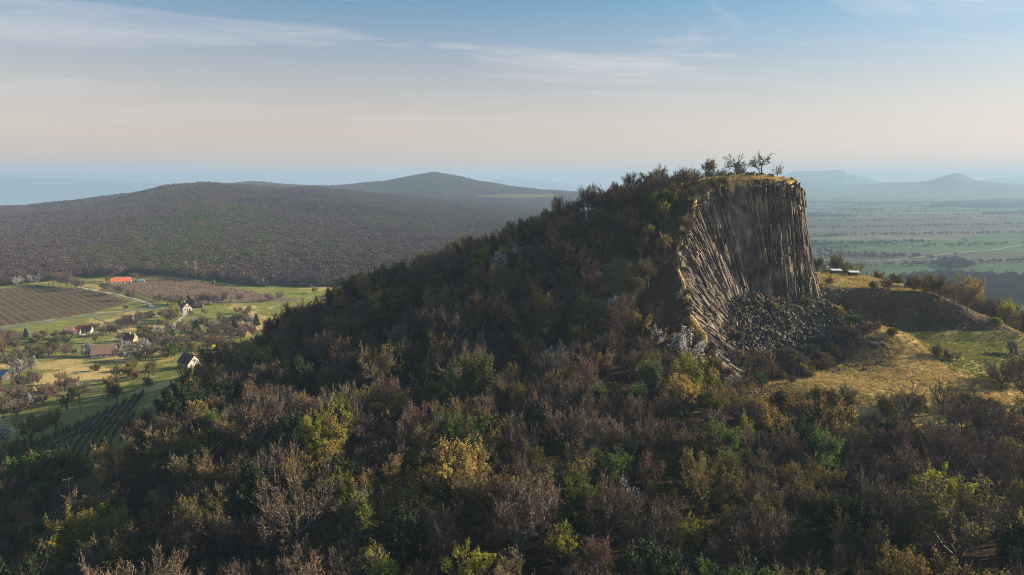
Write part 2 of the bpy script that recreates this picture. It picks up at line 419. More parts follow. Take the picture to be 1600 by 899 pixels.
def terrain_color(x, y, z):
    n = len(x); px, py, f = project(x, y, z)
    r = np.hypot(x, y)
    c = np.tile(LITTER, (n, 1))
    rows = np.zeros(n)
    def setc(m, col, k=1.0):
        kk = (m * k)[:, None] if not np.isscalar(k) else m.astype(float)[:, None] * k
        c[:] = c * (1 - kk) + np.asarray(col) * kk
    n1 = fbm(x, y, 40, 21); n2 = fbm(x, y, 9, 33); n3 = fbm(x, y, 3.5, 41)
    wood_edge = np.interp(y, [100, 150, 165, 190, 230, 260, 300, 360], [-98, -98, -104, -106, -110, -116, -122, -118])
    valley = (x < wood_edge) | (y > 330)
    g = (GREEN[None] * (1 - n1[:, None]) * 1.25 + OLIVE[None] * n1[:, None] * 1.15)
    gold = sst(0.52, 0.66, n2 * .5 + n1 * .5)
    g = g * (1 - gold[:, None] * .8) + GOLD[None] * gold[:, None] * .8
    g = g * (0.8 + 0.4 * n3[:, None])
    setc(valley, g) if False else None
    c[valley] = g[valley]
    gold_patch = valley & (x > -400) & (y < 700) & inpoly(px, py, [(55, 590), (110, 575), (175, 575), (178, 590), (110, 605), (50, 612)])
    c[gold_patch] = GOLD * 1.05  # one patch of the meadow in the dry grass gold
    ff = (py < forest_cut(px)) & (r > 500)
    c[ff] = WOODF[None] * (0.8 + 0.4 * n1[ff][:, None])
    cf = inpoly(px, py, CLEAR_FAR) & (r > 2000); c[cf] = GREEN * .6
    v1 = inpoly(px, py, VINE1) & (r > 300); 
    mixv = n1 * .6
    c[v1] = (SOIL[None] * (1 - mixv[v1][:, None]) + OLIVE[None] * mixv[v1][:, None]) * 1.05; rows[v1] = 1.0
    t = inpoly(px, py, TANF) & (r > 300); c[t] = TAN * 1.0
    t = inpoly(px, py, VINE2) & (r > 300); c[t] = OLIVE * 1.15; rows[t] = 0.7
    t = inpoly(px, py, VINE4) & (r > 200); c[t] = SOIL; rows[t] = 1.0
    t = inpoly(px, py, VINE3) & (y < 300); c[t] = c[t] * .4 + np.array((0.06, 0.095, 0.035)) * .6
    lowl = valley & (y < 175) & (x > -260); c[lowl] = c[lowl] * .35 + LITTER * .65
    # right plain
    pl = (r > 560) & (x / np.maximum(y, 1) > 0.22)
    c[pl] = (0.13, 0.14, 0.06)
    rows[pl] = -1.0
    # near right: lower quarry floor, grassy mound and terrace
    nr = inpoly(x, y, LOWPOLY) & (r < 420)
    low = nr & (y < 310) & (dpoly(x, y, RIMXY) > 1.2)
    gg = GOLD[None] * (0.65 + 0.7 * n3[:, None]); gr = GREEN[None] * (0.9 + .5 * n2[:, None]) + GOLD[None] * .22
    k = sst(0.45, 0.62, n2)[:, None] * .45
    grass = gg * (1 - k) + OLIVE[None] * k
    c[low] = grass[low]
    mead = nr & (x > 134) & (y > 205) & (y < 249) | (nr & (x > 150) & (y > 200) & (y <= 215)); c[mead] = (gr * .42 + grass * .58)[mead] * .9
    terr = nr & (y > 256) & (x > 118); tt = (gr * .55 + grass * .45); c[terr] = tt[terr]
    scarp = nr & (x > 116) & (x < 186) & (y > 247.5) & (y < 255.8); c[scarp] = np.array((0.080, 0.066, 0.048))[None] * (0.7 + .6 * n3[scarp][:, None])
    tal = nr & (dpoly(x, y, [(p[0], p[1]) for p in BASE[9:38]]) < 26) & (x > 62) & (x < 112 + (y - 218) * .25) & (y > 198 + .32 * (x - 66) )
    c[tal] = np.array((0.085, 0.075, 0.068))[None] * (0.6 + .8 * n3[tal][:, None])
    br = nr & (x > 64) & (x < 128) & (y > 196) & (y < 222) & (dpoly(x, y, [(70, 203), (90, 205), (112, 214), (122, 226)]) < 8); c[br] = c[br] * .35 + np.array((0.09, 0.066, 0.045)) * .65
    fw = (y < 173 + .03 * (x - 70)) & (x > 60) & (r < 420); kf = sst(0, 9, 173 + .03 * (x - 70) - y)[:, None]
    c[fw] = (grass * (1 - kf) + LITTER * kf)[fw]
    # summit grass and the clearing on the slope
    top = (~nr) & (y > 244) & (y < 300) & (x > 62) & (x < 112) & (z > 98)
    tg = grass * .6 + gr * .4; c[top] = tg[top]
    rim = (~nr) & (dpoly(x, y, RIMXY[:40]) < .2 + 2.4 * n2) & (n1 + .6 * n3 > .62) & (r < 420); c[rim] = GOLD[None] * (0.7 + .5 * n3[rim][:, None])
    cl = (~nr) & (np.hypot((x - 28) / 13, (y - 226) / 9) < 0.8 + .4 * n2) ; c[cl] = (np.array((0.105, 0.098, 0.045))[None] * (0.7 + .6 * n3[cl][:, None]))
    # hill undergrowth patches
    hillm = (~valley) & (~nr) & (~top) & (~rim) & (~cl) & (r < 450)
    kk = sst(0.5, 0.62, n2)[:, None] * .5
    c[hillm] = (c * (1 - kk) + np.array((0.07, 0.085, 0.03)) * kk)[hillm]
    far = r > 8000
    return c, rows

def build_terrain():
    na = 1000
    A = np.radians(np.linspace(-46, 46, na))
    R = np.concatenate([np.geomspace(22, 180, 150, endpoint=False), np.geomspace(180, 320, 260, endpoint=False), np.geomspace(320, 1200, 260, endpoint=False), np.geomspace(1200, 20500, 330)])
    AA, RR = np.meshgrid(A, R)
    x = (np.sin(AA) * RR).ravel(); y = (np.cos(AA) * RR).ravel()
    z = hz(x, y)
    nr_ = len(R)
    i = np.arange(nr_ - 1)[:, None] * na + np.arange(na - 1)[None]
    Fq = np.stack([i, i + 1, i + na + 1, i + na], -1).reshape(-1, 4)
    me = mesh_np('terrain', np.c_[x, y, z], Fq[:, ::-1], smooth=True)
    c, rows = terrain_color(x, y, z)
    attr(me, 'col', np.c_[c, np.ones(len(c))])
    attr(me, 'rows', rows, 'FLOAT')
    return link('terrain', me)

def terrain_material():
    m, nt, b = newmat('ground')
    g = N(nt, 'ShaderNodeNewGeometry')
    at = N(nt, 'ShaderNodeAttribute', attribute_name='col')
    ar = N(nt, 'ShaderNodeAttribute', attribute_name='rows')
    n1 = N(nt, 'ShaderNodeTexNoise'); n1.inputs['Scale'].default_value = 0.9; n1.inputs['Detail'].default_value = 6; n1.inputs['Roughness'].default_value = .65
    L(nt, g.outputs['Position'], n1.inputs['Vector'])
    mr = N(nt, 'ShaderNodeMapRange'); mr.inputs[1].default_value = .3; mr.inputs[2].default_value = .7; mr.inputs[3].default_value = .6; mr.inputs[4].default_value = 1.4
    L(nt, n1.outputs[0], mr.inputs[0])
    vm = N(nt, 'ShaderNodeVectorMath', operation='SCALE'); L(nt, at.outputs['Color'], vm.inputs[0]); L(nt, mr.outputs[0], vm.inputs['Scale'])
    # vine rows: stripes of grass and bare soil on the real ground, 3.6 m apart
    d = np.array(ROWDIR)
    mpn = N(nt, 'ShaderNodeMapping'); mpn.inputs['Rotation'].default_value = (0, 0, -math.atan2(d[1], d[0]))
    L(nt, g.outputs['Position'], mpn.inputs[0])
    sx = N(nt, 'ShaderNodeSeparateXYZ'); L(nt, mpn.outputs[0], sx.inputs[0])
    ws = N(nt, 'ShaderNodeMath', operation='MULTIPLY'); ws.inputs[1].default_value = 2 * math.pi / 6.5; L(nt, sx.outputs[1], ws.inputs[0])
    sn = N(nt, 'ShaderNodeMath', operation='SINE'); L(nt, ws.outputs[0], sn.inputs[0])
    st = N(nt, 'ShaderNodeMapRange'); st.inputs[1].default_value = -.5; st.inputs[2].default_value = .6; L(nt, sn.outputs[0], st.inputs[0])
    mm = N(nt, 'ShaderNodeMath', operation='MULTIPLY'); mm.use_clamp = True; L(nt, st.outputs[0], mm.inputs[0]); L(nt, ar.outputs['Fac'], mm.inputs[1])
    nr2 = N(nt, 'ShaderNodeTexNoise'); nr2.inputs['Scale'].default_value = .03; nr2.inputs['Detail'].default_value = 5
    L(nt, g.outputs['Position'], nr2.inputs['Vector'])
    mr3 = N(nt, 'ShaderNodeMapRange'); mr3.inputs[1].default_value = .35; mr3.inputs[2].default_value = .6; mr3.inputs[3].default_value = .1; mr3.inputs[4].default_value = .8
    L(nt, nr2.outputs[0], mr3.inputs[0])
    mk = N(nt, 'ShaderNodeMath', operation='MULTIPLY'); L(nt, mr3.outputs[0], mk.inputs[1]); L(nt, mm.outputs[0], mk.inputs[0])
    mx = N(nt, 'ShaderNodeMix', data_type='RGBA'); mx.inputs[7].default_value = (.065, .045, .032, 1)
    L(nt, mk.outputs[0], mx.inputs[0]); L(nt, vm.outputs[0], mx.inputs[6])
    # patchwork of fields on the far plain
    mp2 = N(nt, 'ShaderNodeMapping'); mp2.inputs['Rotation'].default_value = (0, 0, math.radians(12)); mp2.inputs['Scale'].default_value = (.0010, .0042, 0.0)
    L(nt, g.outputs['Position'], mp2.inputs[0])
    vo = N(nt, 'ShaderNodeTexVoronoi', distance='CHEBYCHEV'); vo.inputs['Scale'].default_value = 1.0; vo.inputs['Randomness'].default_value = .75
    L(nt, mp2.outputs[0], vo.inputs['Vector'])
    cr_ = N(nt, 'ShaderNodeValToRGB'); cr_.color_ramp.interpolation = 'CONSTANT'
    e = cr_.color_ramp.elements
    cols = [(0, (.065, .13, .045)), (.2, (.095, .095, .07)), (.36, (.05, .13, .045)), (.5, (.115, .11, .075)), (.63, (.07, .11, .05)), (.76, (.05, .075, .045)), (.88, (.15, .14, .10))]
    e[0].position = 0; e[0].color = (*cols[0][1], 1); e[1].position = cols[1][0]; e[1].color = (*cols[1][1], 1)
    for p_, c_ in cols[2:]:
        q = e.new(p_); q.color = (*c_, 1)
    sc = N(nt, 'ShaderNodeSeparateColor'); L(nt, vo.outputs['Color'], sc.inputs[0]); L(nt, sc.outputs[0], cr_.inputs[0])
    n2 = N(nt, 'ShaderNodeTexNoise'); n2.inputs['Scale'].default_value = .012; n2.inputs['Detail'].default_value = 8; n2.inputs['Roughness'].default_value = .7
    L(nt, g.outputs['Position'], n2.inputs['Vector'])
    mr2 = N(nt, 'ShaderNodeMapRange'); mr2.inputs[1].default_value = .3; mr2.inputs[2].default_value = .7; mr2.inputs[3].default_value = .55; mr2.inputs[4].default_value = 1.35
    L(nt, n2.outputs[0], mr2.inputs[0])
    vm2 = N(nt, 'ShaderNodeVectorMath', operation='SCALE'); L(nt, cr_.outputs[0], vm2.inputs[0]); L(nt, mr2.outputs[0], vm2.inputs['Scale'])
    ng = N(nt, 'ShaderNodeMath', operation='MULTIPLY'); ng.inputs[1].default_value = -1; ng.use_clamp = True; L(nt, ar.outputs['Fac'], ng.inputs[0])
    mx2 = N(nt, 'ShaderNodeMix', data_type='RGBA'); L(nt, ng.outputs[0], mx2.inputs[0]); L(nt, mx.outputs[2], mx2.inputs[6]); L(nt, vm2.outputs[0], mx2.inputs[7])
    L(nt, mx2.outputs[2], b.inputs['Base Color'])
    b.inputs['Specular IOR Level'].default_value = .05; b.inputs['Roughness'].default_value = 1
    bp = N(nt, 'ShaderNodeBump'); bp.inputs['Strength'].default_value = .9; bp.inputs['Distance'].default_value = .5
    L(nt, n1.outputs[0], bp.inputs['Height']); L(nt, bp.outputs[0], b.inputs['Normal'])
    return m
def ground_pt(px, py, z=0.0):
    a, b, c = ray(px, py); y = (z - CAMZ) / (c / b)
    return a / b * y, y
p0 = ground_pt(0, 461); p1 = ground_pt(66, 498)
ROWDIR = ((p1[0] - p0[0]) / math.dist(p0, p1), (p1[1] - p0[1]) / math.dist(p0, p1))
terrain = build_terrain()
terrain.data.materials.append(terrain_material())
tag(terrain, kind='structure')

# lake
m, nt, b = newmat('lake_water')
b.inputs['Base Color'].default_value = (.42, .48, .52, 1); b.inputs['Roughness'].default_value = .07; b.inputs['Specular IOR Level'].default_value = 1
lk = MB(); lk.add([(-19800, 2700, -122), (4200, 2700, -122), (4200, 18900, -122), (-19800, 18900, -122)], [(0, 1, 2, 3)])
lake = lk.build('lake', m); tag(lake, kind='structure')

# ------------------------------------------------------------------ roads and tracks
def ribbon(name, pts, w, mat, lift=.22, z_is=None, sub=12, kind='structure'):
    P = np.array(pts, float); V = []; Fs = []
    t = np.linspace(0, 1, (len(P) - 1) * sub + 1); s = np.r_[0, np.cumsum(np.hypot(*np.diff(P, axis=0).T))]; s /= s[-1]
    X = np.interp(t, s, P[:, 0]); Y = np.interp(t, s, P[:, 1])
    k = np.ones(7) / 7
    Xs = np.convolve(np.pad(X, 3, 'edge'), k, 'valid'); Ys = np.convolve(np.pad(Y, 3, 'edge'), k, 'valid')
    dx_ = np.gradient(Xs); dy_ = np.gradient(Ys); l = np.hypot(dx_, dy_) + 1e-9
    nx, ny = -dy_ / l, dx_ / l
    ww = w * (.5 + .08 * np.sin(np.arange(len(Xs)) * .9))
    for sgn in (-1, -.33, .33, 1):
        xx = Xs + nx * ww * sgn; yy = Ys + ny * ww * sgn
        V.append(np.c_[xx, yy, hz(xx, yy) + lift])
    n = len(Xs); V = np.concatenate(V)
    F_ = []
    for a_ in range(3):
        i = np.arange(n - 1) + a_ * n
        F_.append(np.stack([i, i + 1, i + 1 + n, i + n], -1))
    me = mesh_np(name, V, np.concatenate(F_)[:, ::-1], [mat])
    o = link(name, me); tag(o, kind=kind); return o
m_asph = mat_noise('asphalt', (.15, .16, .18), (.20, .21, .23), 2.0)
m_track = mat_noise('pale_gravel', (.42, .36, .27), (.60, .53, .42), 1.2)
m_path = mat_noise('worn_path', (.26, .20, .14), (.36, .30, .22), 1.5)
gp = lambda L_: [hit(*p)[:2] for p in L_]
ribbon('road', gp([(-90, 527), (0, 514), (60, 505), (110, 497), (170, 490), (230, 483), (262, 480), (300, 478), (345, 471)]), 5.0, m_asph)
ribbon('track', gp([(118, 448), (150, 455), (185, 461), (215, 469), (238, 477), (236, 481)]), 3.4, m_track)
ribbon('track', gp([(291, 483), (288, 494), (277, 503), (266, 514)]), 3.4, m_track)
ribbon('path', gp([(68, 561), (90, 557), (111, 553)]), 1.6, m_track, lift=.3)
ribbon('path', gp([(236, 496), (250, 493), (262, 490)]), 2.0, m_track)
ribbon('path', gp([(145, 494), (165, 503), (182, 512), (200, 518)]), 1.6, m_path)
ribbon('path', gp([(350, 473), (380, 472), (430, 471), (470, 471)]), 3.5, m_path)
ribbon('path', gp([(60, 706), (90, 688), (140, 664), (175, 645), (215, 628)]), 1.8, m_path, lift=.12)
ribbon('path', gp([(1344, 432), (1372, 440), (1400, 448), (1440, 457)]), 1.6, mat_noise('grey_path', (.25, .23, .2), (.36, .33, .3), 1.5), lift=.08)
ribbon('path', gp([(1547, 514), (1565, 518), (1590, 522), (1612, 525)]), 2.6, m_track, lift=.12)
# far light road across the plain
ribbon('road', gp([(1380, 409), (1430, 404), (1490, 397), (1550, 392), (1600, 383), (1660, 376)]), 7, m_path, lift=1.5)
ribbon('road', gp([(1286, 409), (1330, 407), (1380, 409)]), 7, m_path, lift=1.5)

# ------------------------------------------------------------------ basalt cliff
def cliff_material():
    m, nt, b = newmat('basalt')
    g = N(nt, 'ShaderNodeNewGeometry')
    mp_ = N(nt, 'ShaderNodeMapping'); mp_.inputs['Scale'].default_value = (.55, .55, .16)
    L(nt, g.outputs['Position'], mp_.inputs[0])
    n1 = N(nt, 'ShaderNodeTexNoise'); n1.inputs['Scale'].default_value = .9; n1.inputs['Detail'].default_value = 5; n1.inputs['Roughness'].default_value = .6
    L(nt, mp_.outputs[0], n1.inputs['Vector'])
    cr_ = N(nt, 'ShaderNodeValToRGB'); e = cr_.color_ramp.elements
    e[0].position = .30; e[0].color = (.085, .072, .062, 1); e[1].position = .52; e[1].color = (.18, .145, .11, 1)
    q = e.new(.64); q.color = (.31, .245, .17, 1); q = e.new(.76); q.color = (.48, .38, .26, 1)
    L(nt, n1.outputs[0], cr_.inputs[0])
    n2 = N(nt, 'ShaderNodeTexNoise'); n2.inputs['Scale'].default_value = .16; n2.inputs['Detail'].default_value = 5
    L(nt, g.outputs['Position'], n2.inputs['Vector'])
    mr = N(nt, 'ShaderNodeMapRange'); mr.inputs[1].default_value = .38; mr.inputs[2].default_value = .62; mr.inputs[3].default_value = .55; mr.inputs[4].default_value = 1.35
    L(nt, n2.outputs[0], mr.inputs[0])
    at = N(nt, 'ShaderNodeAttribute', attribute_name='tone')
    ml = N(nt, 'ShaderNodeMath', operation='MULTIPLY'); L(nt, at.outputs['Fac'], ml.inputs[0]); L(nt, mr.outputs[0], ml.inputs[1])
    vm = N(nt, 'ShaderNodeVectorMath', operation='SCALE'); L(nt, cr_.outputs[0], vm.inputs[0]); L(nt, ml.outputs[0], vm.inputs['Scale'])
    L(nt, vm.outputs[0], b.inputs['Base Color']); b.inputs['Roughness'].default_value = .8
    n3 = N(nt, 'ShaderNodeTexNoise'); n3.inputs['Scale'].default_value = 1.6; n3.inputs['Detail'].default_value = 4
    L(nt, g.outputs['Position'], n3.inputs['Vector'])
    bp = N(nt, 'ShaderNodeBump'); bp.inputs['Strength'].default_value = 1; bp.inputs['Distance'].default_value = .35
    L(nt, n3.outputs[0], bp.inputs['Height']); L(nt, bp.outputs[0], b.inputs['Normal'])
    return m
M_BAS = cliff_material()
def resample(P, n, smooth=True):
    P = np.array(P, float)
    s = np.r_[0, np.cumsum(np.linalg.norm(np.diff(P[:, :2], axis=0), axis=1))]
    return s
def build_cliff():
    R_ = np.array(RIM, float); B_ = np.array(BASE, float)
    s = np.r_[0, np.cumsum(np.linalg.norm(np.diff(.5 * (R_ + B_)[:, :2], axis=0), axis=1))]
    def at(P, t): return np.stack([np.interp(t, s, P[:, k]) for k in range(3)], -1)
    T = s[-1]
    V = []; Fs = []; tone = []; cap = []
    def prism(a, b_, rad, n=6, rot=0., t_=1., tip=0.):
        d = (b_ - a); l = np.linalg.norm(d); d = d / l
        h = np.array([1., 0, 0]); q = np.cross(d, h); q /= np.linalg.norm(q); p = np.cross(q, d)
        ang = rot + np.arange(n) * 2 * np.pi / n
        ring = (np.cos(ang)[:, None] * p + np.sin(ang)[:, None] * q) * rad
        o = len(V) and sum(len(v) for v in V) or 0
        top = b_ + ring * (1 - tip * .3) + d * (RNG.normal(0, .25 * rad, n))[:, None]
        V.append(np.concatenate([a + ring, top])); tone.append(np.full(2 * n, t_))
        i = np.arange(n); j = (i + 1) % n
        Fs.append(np.stack([i, j, j + n, i + n], -1) + o)
        cap.append((np.arange(n, 2 * n) + o)[None])
    # backing wall
    tt = np.linspace(0, T, 220); rows_ = 40
    top = at(R_, tt); bot = at(B_, tt)
    tang = np.gradient(.5 * (top + bot)[:, :2], axis=0); nrm = np.c_[tang[:, 1], -tang[:, 0]]; nrm /= np.linalg.norm(nrm, axis=1)[:, None]
    if np.sum(nrm[len(nrm) // 2] * np.array([0, -1])) < 0: nrm = -nrm
    grid = []
    for k in range(rows_ + 1):
        w = k / rows_
        p = top * (1 - w) + bot * w
        kr = sst(.62 * T, .80 * T, tt)[:, None]; wb = w ** 3.6
        p[:, :2] = p[:, :2] * (1 - kr) + (top * (1 - wb) + bot * wb)[:, :2] * kr
        p[:, :2] -= nrm * 0.5
        p[:, :2] += nrm * ((fbm(tt, np.full_like(tt, k * 1.2), 3.0, 60) - .5) * 2.2)[:, None]
        if k == 0: p[:, 2] += .2
        if k == rows_: p[:, 2] -= 2.5
        grid.append(p)
    grid = np.concatenate(grid); nn = len(tt)
    i = (np.arange(rows_)[:, None] * nn + np.arange(nn - 1)[None]).ravel()
    V.append(grid); tone.append(np.full(len(grid), .7)); Fs.append(np.stack([i, i + nn, i + nn + 1, i + 1], -1))
    # columns
    t = 0.0
    while t < T:
        rad = RNG.uniform(.30, .64)
        for row in range(3):
            tc_ = min(T, t + RNG.uniform(-.25, .25) + row * .3)
            a = at(B_, tc_); b_ = at(R_, tc_)
            k = int(np.clip(tc_ / T * (nn - 1), 0, nn - 1)); nv = np.array([*nrm[k], 0.])
            left = float(sst(62, 22, tc_))                       # left rib: fanned, broken columns
            midz = np.linalg.norm(b_ - a)
            if midz < 2: continue
            # fan: the columns of the left wing lean down to the right
            lean = np.array([1., -.15, 0]) * 1.8 * left
            bulge = (vn([tc_], [3.1], 9.0, 71)[0] - .5) * 3.6 + (vn([tc_], [9.1], 3.2, 72)[0] - .5) * 2.2
            if tc_ > .72 * T: bulge *= .35
            off = bulge + (1 - row) * rad * 1.35
            u0 = -.02 - .03 * RNG.random(); col_t = RNG.uniform(.75, 1.25)
            topcut = RNG.uniform(.90, 1.01) if row < 1 else RNG.uniform(.55, .99) if RNG.random() < .5 else RNG.uniform(.9, 1.0)
            if row == 0 and RNG.random() < .25: topcut = RNG.uniform(.3, .95)
            while u0 < topcut:
                seg = RNG.uniform(2.0, 9.0) / midz
                if left > .4: seg = RNG.uniform(1.0, 3.6) / midz
                u1 = min(u0 + seg, topcut)
                jit = RNG.normal(0, .16 + .28 * left) + ((vn([tc_], [u0 * midz], 6, 75)[0] - .5) * 2.4)
                c0 = a * (1 - u0) + b_ * u0; c1 = a * (1 - u1) + b_ * u1
                kr = float(sst(.62 * T, .80 * T, tc_)); g0 = max(0., 1 - u0) ** 3.6; g1 = max(0., 1 - u1) ** 3.6
                c0[:2] = c0[:2] * (1 - kr) + (a * g0 + b_ * (1 - g0))[:2] * kr; c1[:2] = c1[:2] * (1 - kr) + (a * g1 + b_ * (1 - g1))[:2] * kr
                jit += float(sst(.72, .95, u0)) * RNG.normal(0, .35)
                c0 = c0 + nv * (off + jit); c1 = c1 + nv * (off + jit)
                c0 = c0 + lean * (1 - u0) * .5; c1 = c1 + lean * (1 - u1) * .5 - lean * .12 * (u1 - u0) * midz / 10
                n_ = 6 if RNG.random() < .6 else 5
                tn = .8 * col_t * RNG.uniform(.65, 1.35) * (1.0 + .35 * left)
                prism(c0, c1, rad * RNG.uniform(.85, 1.12), n_, RNG.uniform(0, 1), tn, .5)
                u0 = u1 - .002 + (RNG.random() < .2) * .02
        t += rad * 1.55
    Vc = np.concatenate(V)
    f5 = [f for f in Fs]; c5 = [c for c in cap if c.shape[1] == 5]; c6 = [c for c in cap if c.shape[1] == 6]
    me = mesh_np('basalt_cliff', Vc, [np.concatenate(f5), np.concatenate(c5), np.concatenate(c6)], [M_BAS])
    attr(me, 'tone', np.concatenate(tone), 'FLOAT')
    o = link('basalt_cliff', me)
    tag(o, 'tall grey brown cliff of upright basalt columns cut into the hilltop', 'cliff', kind='structure')
    return o
build_cliff()

# ------------------------------------------------------------------ rocks
def rock_verts(n, seed, dims):
    r = np.random.default_rng(seed)
    bm_ = np.array([[sx, sy, sz] for sx in (-1, 1) for sy in (-1, 1) for sz in (-1, 1)], float) * .5
    bm_ = bm_ * (1 + r.uniform(-.22, .22, bm_.shape))
    return bm_ * dims
BOXF = np.array([[0, 1, 3, 2], [4, 6, 7, 5], [0, 4, 5, 1], [2, 3, 7, 6], [0, 2, 6, 4], [1, 5, 7, 3]])
def rotm(v, ang):
    v = v / np.linalg.norm(v); c, s_ = math.cos(ang), math.sin(ang); K = np.array([[0, -v[2], v[1]], [v[2], 0, -v[0]], [-v[1], v[0], 0]])
    return np.eye(3) + s_ * K + (1 - c) * K @ K
def rock_field(name, poly_xy, n, size, mat, label, cat, elong=2.4, lift=.2):
    V = []; Fs = []; T_ = []
    P = np.array(poly_xy); lo = P.min(0); hi = P.max(0); k = 0; o = 0
    while k < n:
        X = RNG.uniform(lo[0], hi[0], 400); Y = RNG.uniform(lo[1], hi[1], 400)
        ok = inpoly(X, Y, poly_xy); X, Y = X[ok], Y[ok]; Z = hz(X, Y)
        Zx = hz(X + 1, Y) - Z; Zy = hz(X, Y + 1) - Z
        for x, y, z, gx, gy in zip(X, Y, Z, Zx, Zy):
            s_ = size * RNG.lognormal(0, .32)
            d = np.array([s_ * RNG.uniform(.6, 1), s_ * RNG.uniform(.6, 1), s_ * RNG.uniform(1, elong)])
            v = rock_verts(8, int(RNG.integers(1e9)), d)
            dirv = np.array([-gx + RNG.normal(0, .35), -gy + RNG.normal(0, .35), RNG.normal(-.1, .45)]); dirv /= np.linalg.norm(dirv)
            ax = np.cross([0, 0, 1], dirv); an = math.acos(np.clip(dirv[2], -1, 1))
            Rm = rotm(ax + 1e-6, an) @ rotm(np.array([0, 0, 1.]), RNG.uniform(0, 6))
            V.append(v @ Rm.T + np.array([x, y, z + lift * s_])); Fs.append(BOXF + o); T_.append(np.full(8, RNG.uniform(.28, .95))); o += 8
            k += 1
            if k >= n: break
    me = mesh_np(name, np.concatenate(V), np.concatenate(Fs), [mat]); attr(me, 'tone', np.concatenate(T_), 'FLOAT')
    ob = link(name, me); tag(ob, label, cat, kind='stuff'); return ob
rock_field('scree', [(66, 206), (78, 203.5), (92, 208), (104, 214), (116, 222), (121, 231), (121, 243), (113, 246), (104, 244), (90, 241), (80, 239), (73, 232), (68, 220)], 5200, .62, M_BAS, 'dark scree of broken basalt columns below the cliff', 'scree', elong=3.2)
m_pscree = mat_noise('pink_scree', (.20, .15, .125), (.36, .28, .24), .8)
rock_field('rubble', [(64, 200), (72, 200), (77, 190), (78, 180), (72, 176), (67, 180), (64, 190)], 1300, .30, m_pscree, 'small pinkish rubble at the foot of the left rock rib', 'rubble', elong=1.6)

def make_boulder(seed):
    import bmesh
    bm_ = bmesh.new(); bmesh.ops.create_icosphere(bm_, subdivisions=2, radius=1)
    r = random.Random(seed); ph = [r.uniform(0, 6) for _ in range(6)]
    for v in bm_.verts:
        c = v.co; k = 1 + .16 * math.sin(3 * c.x + ph[0]) + .14 * math.sin(4 * c.y + ph[1]) + .1 * math.sin(5 * c.z + ph[2])
        v.co = Vector((max(-.8, min(.8, c.x * k)), max(-.75, min(.8, c.y * k)), max(-.7, min(.6, c.z * k))))
    me = bpy.data.meshes.new('boulder'); bm_.to_mesh(me); bm_.free(); me.materials.append(M_BOUL); return me
M_BOUL = mat_noise('dark_boulder', (.045, .042, .045), (.10, .092, .085), 1.5, bump=.1)
BOUL = [make_boulder(i) for i in range(4)]
bl = [(1269, 592, .7), (1301, 583, .9), (1310, 585, .7), (1314, 580, .9), (1352, 579, 1.0), (1281, 598, .45), (1365, 541, 1.6), (1358, 530, .8), (1368, 533, .9), (1381, 540, .9), (1380, 531, .7), (1394, 521, .5), (1389, 546, .6),
      (1370, 568, .6), (1378, 566, .7), (1341, 571, .5), (1331, 566, .5), (1396, 524, .35), (1512, 551, .6), (1546, 555, .6), (1554, 554, .7), (1559, 557, .6), (1543, 571, .6), (1307, 590, .35), (1262, 581, .4)]
bl.sort()
for i, (px, py, s_) in enumerate(bl):
    x, y, z = hit(px, py)
    o = link('boulder', BOUL[i % 4], None, (x, y, z + s_ * .25)); o.scale = (s_ * 1.2, s_, s_ * .9); o.rotation_euler = (0, 0, i * 1.3)
    big = 'large' if s_ >= .85 else 'middling' if s_ >= .6 else 'small'
    place = 'on the golden grass below the scree' if px < 1500 else 'on the green meadow at the right'
    grp = [q for q in bl if ('large' if q[2] >= .85 else 'middling' if q[2] >= .6 else 'small') == big and (q[0] < 1500) == (px < 1500)]
    ORD = ['first', 'second', 'third', 'fourth', 'fifth', 'sixth', 'seventh', 'eighth', 'ninth', 'tenth', 'eleventh', 'twelfth']
    tag(o, f'{ORD[grp.index((px, py, s_))]} from left of the {big} dark boulders {place}', 'boulder', 'dark boulders lying on the grass')

# ------------------------------------------------------------------ plants: prototypes
def perp(D):
    h = np.where(np.abs(D[:, 2:3]) < .9, np.array([[0, 0, 1.]]), np.array([[1., 0, 0]]))
    p = np.cross(D, h); p /= np.linalg.norm(p, axis=1)[:, None] + 1e-9
    return p, np.cross(D, p)
def tubes(A, B, ra, rb, n):
    D = B - A; D = D / (np.linalg.norm(D, axis=1)[:, None] + 1e-9); p, q = perp(D)
    ang = np.arange(n) * 2 * np.pi / n
    ring = np.cos(ang)[None, :, None] * p[:, None] + np.sin(ang)[None, :, None] * q[:, None]
    V = np.concatenate([A[:, None] + ring * ra[:, None, None], B[:, None] + ring * rb[:, None, None]], 1)
    i = np.arange(n); j = (i + 1) % n
    f = np.stack([i, j, j + n, i + n], -1)
    Fq = (np.arange(len(A))[:, None, None] * 2 * n + f[None]).reshape(-1, 4)
    return V.reshape(-1, 3), Fq
def blades(A, B, w, rng):
    D = B - A; D = D / (np.linalg.norm(D, axis=1)[:, None] + 1e-9); p, q = perp(D)
    w = np.asarray(w, float).reshape(-1, 1); t = rng.uniform(0, np.pi, len(A))[:, None]; s = p * np.cos(t) + q * np.sin(t)
    V = np.stack([A - s * w, A + s * w, B + s * w * .5, B - s * w * .5], 1)
    Fq = np.arange(len(A) * 4).reshape(-1, 4)
    return V.reshape(-1, 3), Fq
def quads(P, s, rng, nrm=None):
    n = len(P); a = rng.normal(size=(n, 3)); a /= np.linalg.norm(a, axis=1)[:, None]
    p, q = perp(a); s = np.broadcast_to(s, (n,))[:, None] * rng.uniform(.6, 1.3, (n, 1))
    V = np.stack([P - p * s, P - q * s * .6, P + p * s, P + q * s * .6], 1)
    return V.reshape(-1, 3), np.arange(n * 4).reshape(-1, 4)
